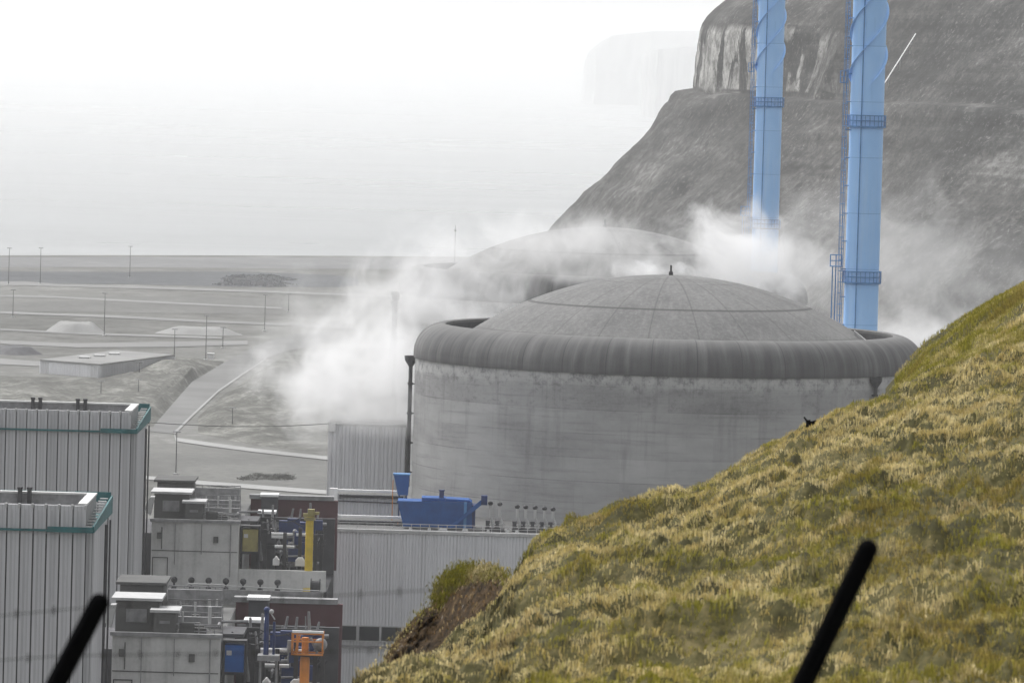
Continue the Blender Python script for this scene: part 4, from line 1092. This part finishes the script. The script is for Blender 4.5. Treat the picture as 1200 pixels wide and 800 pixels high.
# ================================================================== GRASSY CLIFF TOP in the foreground
E_PX = np.array([-700, -100, 300, 400, 430, 444, 480, 519, 552, 576, 590, 600, 612, 630, 655, 700, 740, 780, 820, 850, 900, 960, 1010, 1065, 1110, 1160, 1200, 1300, 1700])
E_D  = np.array([ 30,   36,   44,  54,  59,  61,  64,  67,  69.5, 71.5, 73.5, 75.5, 79, 81.5, 83, 85, 86, 87, 88.2, 89,  90.5, 92,  93.5, 95.5, 97, 99, 100.5, 104, 112])
E_PY = np.array([1050,  980,  930, 850, 803, 788, 778, 763, 747, 730, 711, 690, 666, 638, 619, 598, 585, 573, 561, 547, 517,  490,  466,  439, 426, 405, 391, 362, 300])
def pxof(x, y): return 600+F_PX*x/y
def hill_z(x, y):
    x = np.asarray(x, float); y = np.maximum(np.asarray(y, float), 1)
    a = pxof(x, y); D = np.interp(a, E_PX, E_D); pe = np.interp(a, E_PX, E_PY)
    hor = 43+(a-600)*math.tan(ROLL)
    ze = 78-(pe+7-hor)/F_PX*D
    near = 75.9-.0622*np.minimum(y, 45)
    f = np.clip((y-45)/np.maximum(D-45, 4), 0, 1)
    z = near*(1-f)+ze*f
    z = np.where(y < 45, 75.9-.0622*y, z)
    lum = (fbm(x*.8+40, y*.5+7, 3)-.5)*.34*np.clip((y-20)/25, 0, 1) + (fbm(x*3.6+3, y*2.6+11, 3)-.5)*.40 + (fbm(x*.16+5, y*.55+21, 3)-.5)*.55*np.clip((y-40)/8, 0, 1)
    return z + lum*np.clip((D-y)/2.5+.35, .35, 1)
cols = np.concatenate([np.arange(-700, 380, 24), np.arange(380, 1300, 4.0), np.arange(1300, 2701, 24)])
rows = []
for a in cols:
    De = float(np.interp(a, E_PX, E_D)); row = []
    ys = np.concatenate([np.linspace(4, 40, 19)[:-1], np.linspace(min(40, De-2), De, 170)])
    if De < 40: ys = np.linspace(4, De, 18+170)
    xs_ = (a-600)/F_PX*ys; zz = hill_z(xs_, ys)
    for x, y, z in zip(xs_, ys, zz): row.append((x, y, z))
    x, y, z = row[-1]
    for dy, dz in ((.25, .05), (.7, .3), (1.4, 1.1), (2.6, 3.5), (4, 10), (8, 30), (16, 80)): row.append((x*(y+dy)/y, y+dy, max(z-dz, -.5)))
    rows.append(row)
struct(MB().grid(rows).build('grassy_hill', M['turf'], smooth='all'))

# bare soil bank in the bite of the cliff edge, with its turf lip
T = [(604,682,76.5),(594,668,78.5),(582,659,79.5),(566,656,80.2),(552,655,80.8),(540,656,81.3),(529,661,82),(519,671,82.3),(512,684,82.4),(508,699,82.2),(494,712,81.8),(482,724,81.4),(471,738,81),(456,757,80.5),(444,782,80),(428,812,80),(410,850,80)]
Bq = [(606,692,75.2),(600,706,75.4),(590,724,75.6),(582,742,75.8),(572,760,76),(560,775,76.2),(548,790,76.4),(538,805,76.6),(528,815,76.8),(518,825,77),(506,835,77),(496,845,77.2),(486,855,77.4),(472,865,77.6),(458,880,78),(440,900,78),(420,930,78)]
def resam(pts, n):
    pts = np.array(pts, float); d = np.concatenate([[0], np.cumsum(np.linalg.norm(np.diff(pts[:, :2], axis=0), axis=1))]); d /= d[-1]
    return np.stack([np.interp(np.linspace(0, 1, n), d, pts[:, k]) for k in range(3)], 1)
NB = 120; Ts, Bs = resam([(a, b+9 if b < 700 else b+3, d) for a, b, d in T], NB), resam(Bq, NB); rows = []; soil_pts = []
for i in range(NB):
    a = np.array(P(*Ts[i])); b = np.array(P(*Bs[i])); row = []
    row.append(tuple(a+np.array((.35, 16, -40)))); row.append(tuple(a+np.array((.2, 5, -9)))); row.append(tuple(a+np.array((.05, 1.8, -1.0)))); row.append(tuple(a+np.array((0, .6, -.12))))
    for j in range(60):
        f = j/59; p = a+(b-a)*f
        und = -.18*math.sin(math.pi*min(1, f*2.4))*1.0            # undercut below the turf lip
        n = (float(fbm(i*.09+3, f*7+5, 5))-.5)*.75+(float(fbm(i*.32+1, f*24+5, 4))-.5)*.38
        p = p+np.array((n*.25, -und*1.2-n*1.1, n*.35))*min(1, f*6)*min(1, (1-f)*5+.3); row.append(tuple(p)); soil_pts.append((i/NB, f, p))
    rows.append(row)
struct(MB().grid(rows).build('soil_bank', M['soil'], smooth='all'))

# grassy mound rising behind the right end of the slope
K_PX = np.array([1040, 1066, 1082, 1110, 1130, 1150, 1180, 1200, 1250, 1320, 1700]); K_PY = np.array([470, 434, 411, 389, 374, 361, 344, 333, 318, 300, 260])
def mound_z(x, y):
    x = np.asarray(x, float); y = np.asarray(y, float); a = pxof(x, y); hor = 43+(a-600)*math.tan(ROLL)
    kp = np.interp(a, K_PX, K_PY); zt_ = 78-(kp-hor)/F_PX*112; zb = 78-(np.interp(a, E_PX, E_PY)+14-hor)/F_PX*98
    f = np.clip((y-98)/14, 0, 1.2); g = np.where(f < 1, 1-(1-f)**1.7, 1-(f-1)*1.5)
    return zb+(zt_-zb)*g+(fbm(x*.8+4, y*.5+2, 4)-.5)*.5*np.clip(f*3, 0, 1)*np.clip((1.15-f)*5, .25, 1)
rows = []
for a in np.concatenate([np.arange(1040, 1700, 6.0), np.arange(1700, 2701, 25)]):
    ys = np.linspace(97, 113.5, 70); xs_ = (a-600)/F_PX*ys; zz = mound_z(xs_, ys); row = list(zip(xs_, ys, zz)); x, y, z = row[0]
    row = [(x*(y-.5)/y, y-.5, z-4), (x*(y-.3)/y, y-.3, z-.9)]+row; x, y, z = row[-1]
    for dy, dz in ((1.5, .8), (3, 3), (6, 14), (14, 80)): row.append((x*(y+dy)/y, y+dy, max(-.5, z-dz)))
    rows.append(row)
struct(MB().grid(rows).build('grassy_mound', M['turf'], smooth='all'))

# ---- grass: one mass of bent blades
def blades(x, y, z, length, width, col, lean):
    n = len(x); az = rng.random(n)*2*np.pi
    az = np.where(rng.random(n) < .6, lean+rng.normal(size=n)*.7, az)
    dx, dy = np.cos(az), np.sin(az); fa = rng.random(n)*2*np.pi; wx, wy = np.cos(fa)*width/2, np.sin(fa)*width/2*.6
    bend = .35+.75*rng.random(n)
    v = np.empty((n, 5, 3))
    v[:, 0] = np.stack([x-wx, y-wy, z-.03], 1); v[:, 1] = np.stack([x+wx, y+wy, z-.03], 1)
    mx, my, mz = x+dx*length*.22*bend, y+dy*length*.22*bend, z+length*.58*(1-.22*bend)
    v[:, 2] = np.stack([mx+wx*.8, my+wy*.8, mz], 1); v[:, 3] = np.stack([mx-wx*.8, my-wy*.8, mz], 1)
    v[:, 4] = np.stack([x+dx*length*.72*bend, y+dy*length*.72*bend, z+length*(.95-.62*bend)], 1)
    return v, col
def grass_colour(x, y, n, greenbias=0.0):
    p = fbm(x*.34+9, y*.13+3, 4); q = fbm(x*1.7+2, y*.9+8, 4); r_ = fbm(x*.8+31, y*.30+13, 4)
    q2 = fbm(x*4.6+7, y*2.6+2, 3)
    g = np.clip((p-.47+greenbias)*3.0+.36+(q-.5)*2.2+(q2-.5)*2.4+rng.normal(size=n)*.2, 0, 1)[:, None]
    br = np.clip((r_-.56)*4+(q2-.52)*1.5+rng.normal(size=n)*.2, 0, .8)[:, None]
    straw = np.array((.47, .365, .135)); pale = np.array((.74, .63, .35)); green = np.array((.31, .285, .045)); deep = np.array((.125, .118, .024)); brown = np.array((.27, .17, .08))
    u = rng.random(n)[:, None]; u = np.clip(u*.7+(fbm(x*6+3, y*4+5, 2)[:, None]-.5)*2+.15, 0, 1); s_ = straw*(1-u)+pale*u; u2 = rng.random(n)[:, None]; gr = green*(1-u2*.6)+deep*u2*.6
    c = s_*(1-g)+gr*g; c = c*(1-br*.5)+brown*br*.5
    return c*(.62+.76*rng.random(n))[:, None]
V = []; C = []
def plant(N, a0, a1, d0, d1, zf, inside, lmin, lmax, gb=0.0, wid=.010, tuss=1.0):
    a = a0+(a1-a0)*rng.random(N); y = np.sqrt(d0*d0+(d1*d1-d0*d0)*rng.random(N)); x = (a-600)/F_PX*y
    k = inside(a, y); dens = fbm(x*1.5+60, y*1.1+4, 3); k &= rng.random(N) < np.clip((dens-.25)*2.6, .25, 1)
    a, x, y, dens = a[k], x[k], y[k], dens[k]; n = len(x)
    L_ = (lmin+(lmax-lmin)*rng.random(n))*np.clip(.45+1.3*(dens-.3)*tuss, .35, 1.35)*(.7+.6*fbm(x*.33+71, y*.16+9, 3))
    lean = fbm(x*.5+1, y*.35+1, 3)*9
    if zf is hill_z: L_ *= np.where((a < 640) & (np.interp(a, E_PX, E_D)-y < 2.5), .5, 1)
    gbv = gb(x, y, a) if callable(gb) else gb
    v, c = blades(x, y, zf(x, y), L_, wid*(.6+.8*rng.random(n)), grass_colour(x, y, n, gbv), lean); V.append(v); C.append(c)
def main_gb(x, y, a):
    # greener strip along the crest on the right and behind the bite, straw on the lower slope
    D = np.interp(a, E_PX, E_D); rel = (D-y)
    crest = np.exp(-(rel/7)**2)*np.clip((a-860)/150, 0, 1)*.10
    b = np.exp(-((y-78)/4.0)**2)*np.exp(-((a-690)/90)**2)*.16
    return crest+b-.025
plant(1120000, 395, 1800, 43, 113, hill_z, lambda a, y: y < np.interp(a, E_PX, E_D)-.05, .05, .13, main_gb)
plant(230000, 1050, 1800, 97.6, 114, mound_z, lambda a, y: y > 97.5, .07, .18, .07)
# turf hanging over the lip of the soil bank
sp = np.array([p for (u, f, p) in soil_pts]); su = np.array([u for (u, f, p) in soil_pts]); sf = np.array([f for (u, f, p) in soil_pts])
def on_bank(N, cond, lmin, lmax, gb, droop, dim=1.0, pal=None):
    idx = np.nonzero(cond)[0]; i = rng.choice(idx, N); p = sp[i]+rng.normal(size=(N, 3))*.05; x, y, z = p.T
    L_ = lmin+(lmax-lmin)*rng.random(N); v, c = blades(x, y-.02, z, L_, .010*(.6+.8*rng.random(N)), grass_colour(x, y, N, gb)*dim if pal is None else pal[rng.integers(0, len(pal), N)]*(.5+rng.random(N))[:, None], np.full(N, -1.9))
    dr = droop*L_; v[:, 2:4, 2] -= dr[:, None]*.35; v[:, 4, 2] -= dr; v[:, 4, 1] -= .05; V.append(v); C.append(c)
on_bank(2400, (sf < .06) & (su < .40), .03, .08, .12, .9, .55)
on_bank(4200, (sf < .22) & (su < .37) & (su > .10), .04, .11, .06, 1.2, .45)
BR = np.array([(.16, .10, .045), (.09, .055, .026), (.26, .19, .10), (.05, .036, .016)])
on_bank(2600, (sf < .97) & (su > .10), .03, .10, 0, 1.1, .8, BR)
on_bank(700, (sf < .10) & (su >= .4), .03, .08, -.02, .8, .7)
V = np.concatenate(V); C = np.concatenate(C); n = len(V)
me = bpy.data.meshes.new('cliff_grass'); me.vertices.add(n*5); me.vertices.foreach_set('co', V.reshape(-1).astype(np.float32))
base = np.arange(n)*5; li = np.stack([base, base+1, base+2, base+3, base+3, base+2, base+4], 1).reshape(-1)
me.loops.add(n*7); me.loops.foreach_set('vertex_index', li.astype(np.int32))
st = np.stack([np.arange(n)*7, np.arange(n)*7+4], 1).reshape(-1); me.polygons.add(n*2); me.polygons.foreach_set('loop_start', st.astype(np.int32))
at = me.attributes.new('tint', 'FLOAT_COLOR', 'POINT'); cc = np.ones((n, 5, 4), np.float32); cc[:, :, :3] = C[:, None, :]; at.data.foreach_set('color', cc.reshape(-1))
me.update(calc_edges=True); me.materials.append(M['blade'])
o = bpy.data.objects.new('cliff_grass', me); COL.objects.link(o); o['kind'] = 'stuff'

# small dark stump on the skyline
a = P(951, 497, 91.0)
t = thing('stump', 'small dark stump poking out of the grass skyline below the reactor', 'stump', tuple(a))
mb = MB(); mb.tube(a+Vector((-.02,0,-.3)), a+Vector((-.05,0,.06)), .055, .035, 7); mb.tube(a+Vector((-.05,0,.0)), a+Vector((.10,.05,.05)), .035, .02, 6); mb.tube(a+Vector((-.05,0,.02)), a+Vector((-.11,.02,.10)), .02, .012, 5); mb.build('stub', M['black'], t)

# ---- barbed wire fence on bent arms, close to the camera
t = thing('barbed_wire_fence', 'black fence posts with bent leaning arms and thin barbed wire, closest to the viewer', 'fence', (0, 20, 74.6))
arms = []
for (tx, ty, bx, by, Dt) in ((116, 706, 60, 812, 21.2), (1017, 643, 941, 800, 20.0)):
    top = P(tx, ty, Dt); bend = P(bx, by, Dt); foot = Vector((bend.x-.02, Dt, float(hill_z(bend.x, Dt))-.15))
    mb = MB(); r_ = .0345; mb.tube(bend, top, r_, r_*.96, 12); mb.ball(top, r_*.96, 6); mb.tube(foot, bend, .038, .036, 12); mb.ball(bend, .0365, 6)
    mb.build('post', M['black'], t, True); arms.append((bend, top))
for f in (.96, .42):
    a = arms[0][0]+(arms[0][1]-arms[0][0])*f; b_ = arms[1][0]+(arms[1][1]-arms[1][0])*f; d = b_-a
    mb = MB(); pts = [a+d*s_ - Vector((0,0,.02*math.sin(math.pi*((s_ % 1)))))for s_ in np.linspace(-.6, 1.6, 67)]
    mb.path(pts, .0016, 5)
    for s_ in np.arange(-.58, 1.6, .052):
        p = a+d*s_-Vector((0,0,.02*math.sin(math.pi*(s_ % 1))))
        mb.tube(p+Vector((-.004,-.012,-.014)), p+Vector((.004,.012,.014)), .0016, n=4); mb.tube(p+Vector((.004,.012,-.014)), p+Vector((-.004,-.012,.014)), .0016, n=4)
    mb.build('barbed_wire', M['wire'], t)

# ================================================================== AIR: haze and steam
def vol_mat(name, dens, col=(.97, .975, .985), aniso=.25):
    t = NT(name); t.t.nodes.remove(t.b); v = t.n('VolumePrincipled'); v.inputs['Color'].default_value = (*col, 1); v.inputs['Anisotropy'].default_value = aniso
    if dens is not None: v.inputs['Density'].default_value = dens
    t.l(v.outputs[0], t.out.inputs['Volume']); return t, v
t, v = vol_mat('haze_air', 9e-5, (.94, .945, .95))
mb = MB(); mb.box(-4600, 4600, -60, 30000, SEA_Z-3.2, 150); o = mb.build('haze', t.m); o['kind'] = 'stuff'

t, v = vol_mat('sea_fog_air', 2.35e-4, (.94, .948, .952))
mb = MB(); mb.box(-4300, 4300, 2760, 28500, SEA_Z+.4, 146); o = mb.build('sea_fog', t.m); o['kind'] = 'stuff'
def plume(name, label, px, py, D, wx, wz, dy, dens, seed, thr=1.15, soft=.4, size=4.0, tilt=0):
    """a cloud of steam: an ellipsoid of air whose density is broken up by turbulence and thins out towards the edge"""
    c = P(px, py, D); k = D/F_PX; sx, sz, sy = wx*k/2, wz*k/2, dy/2
    t, v = vol_mat('steam_'+str(seed), None, (.985, .985, .99), .1)
    o = t.obj(); ln = t.n('VectorMath', operation='LENGTH'); t.l(o, ln.inputs[0])
    w3 = t.scale(o, (sx, sy, sz))
    ad = t.n('VectorMath', operation='ADD'); t.l(w3, ad.inputs[0]); ad.inputs[1].default_value = (seed*13.1, seed*7.7, seed*3.3)
    n1 = t.noise(ad.outputs[0], 1/size, 7, .60, .7)
    fall = t.mrange(ln.outputs['Value'], 1.0, .1)
    f = t.math('ADD', t.math('MULTIPLY', n1, 2.6), t.math('MULTIPLY', fall, .72))
    d = t.n('MapRange', interpolation_type='SMOOTHSTEP'); t.l(f, d.inputs[0]); d.inputs[1].default_value = thr+.40; d.inputs[2].default_value = thr+.40+soft
    edge = t.mrange(ln.outputs['Value'], 1.0, .75)
    t.l(t.math('MULTIPLY', t.math('MULTIPLY', d.outputs[0], edge), dens), v.inputs['Density'])
    mb = MB(); mb.lathe([(max(1e-3, math.sin(math.pi*j/16)), -math.cos(math.pi*j/16)) for j in range(17)], 28)
    ob = mb.build(name, t.m); ob.location = c; ob.scale = (sx, sy, sz); ob.rotation_euler = (0, tilt, 0)
    ob['kind'] = 'stuff'; ob['label'] = label
    return ob
plume('steam_cloud', 'dense white steam billowing left of the near reactor', 418, 442, 657, 310, 215, 30, .19, 1, 1.02, .75, 5)
plume('steam_cloud', 'soft steam rising over the far road end above the dense left cloud', 410, 375, 700, 330, 200, 30, .040, 9, 1.2, .6, 6)
plume('steam_cloud', 'steam drifting up between the left cloud and the far dome', 510, 355, 772, 290, 190, 22, .18, 2, 1.02, .8, 5)
plume('steam_cloud', 'dense steam between the near dome and the blue stacks', 872, 308, 735, 300, 190, 26, .22, 3, 1.15, .55, 5.5)
plume('steam_cloud', 'thin steam in front of the headland behind the nearer stack', 1030, 315, 800, 560, 310, 40, .038, 4, 1.15, .6, 8)
plume('steam_cloud', 'steam pouring over the far dome', 640, 286, 772, 430, 116, 22, .085, 5, 1.0, .7, 5)
plume('steam_cloud', 'low steam behind the right shoulder of the near reactor', 1100, 400, 760, 360, 120, 30, .09, 6, 1.1, .6, 6)
plume('steam_cloud', 'thin steam clinging to the top of the grey upper block', 425, 492, 646, 170, 60, 8, .09, 7, 1.05, .7, 4)
plume('steam_cloud', 'bright wisp of steam curling over the near dome top', 765, 318, 690, 150, 34, 10, .25, 8, 1.05, .5, 3)
for o in scene.objects:
    if '_b' in o: del o['_b']
bpy.context.view_layer.update()
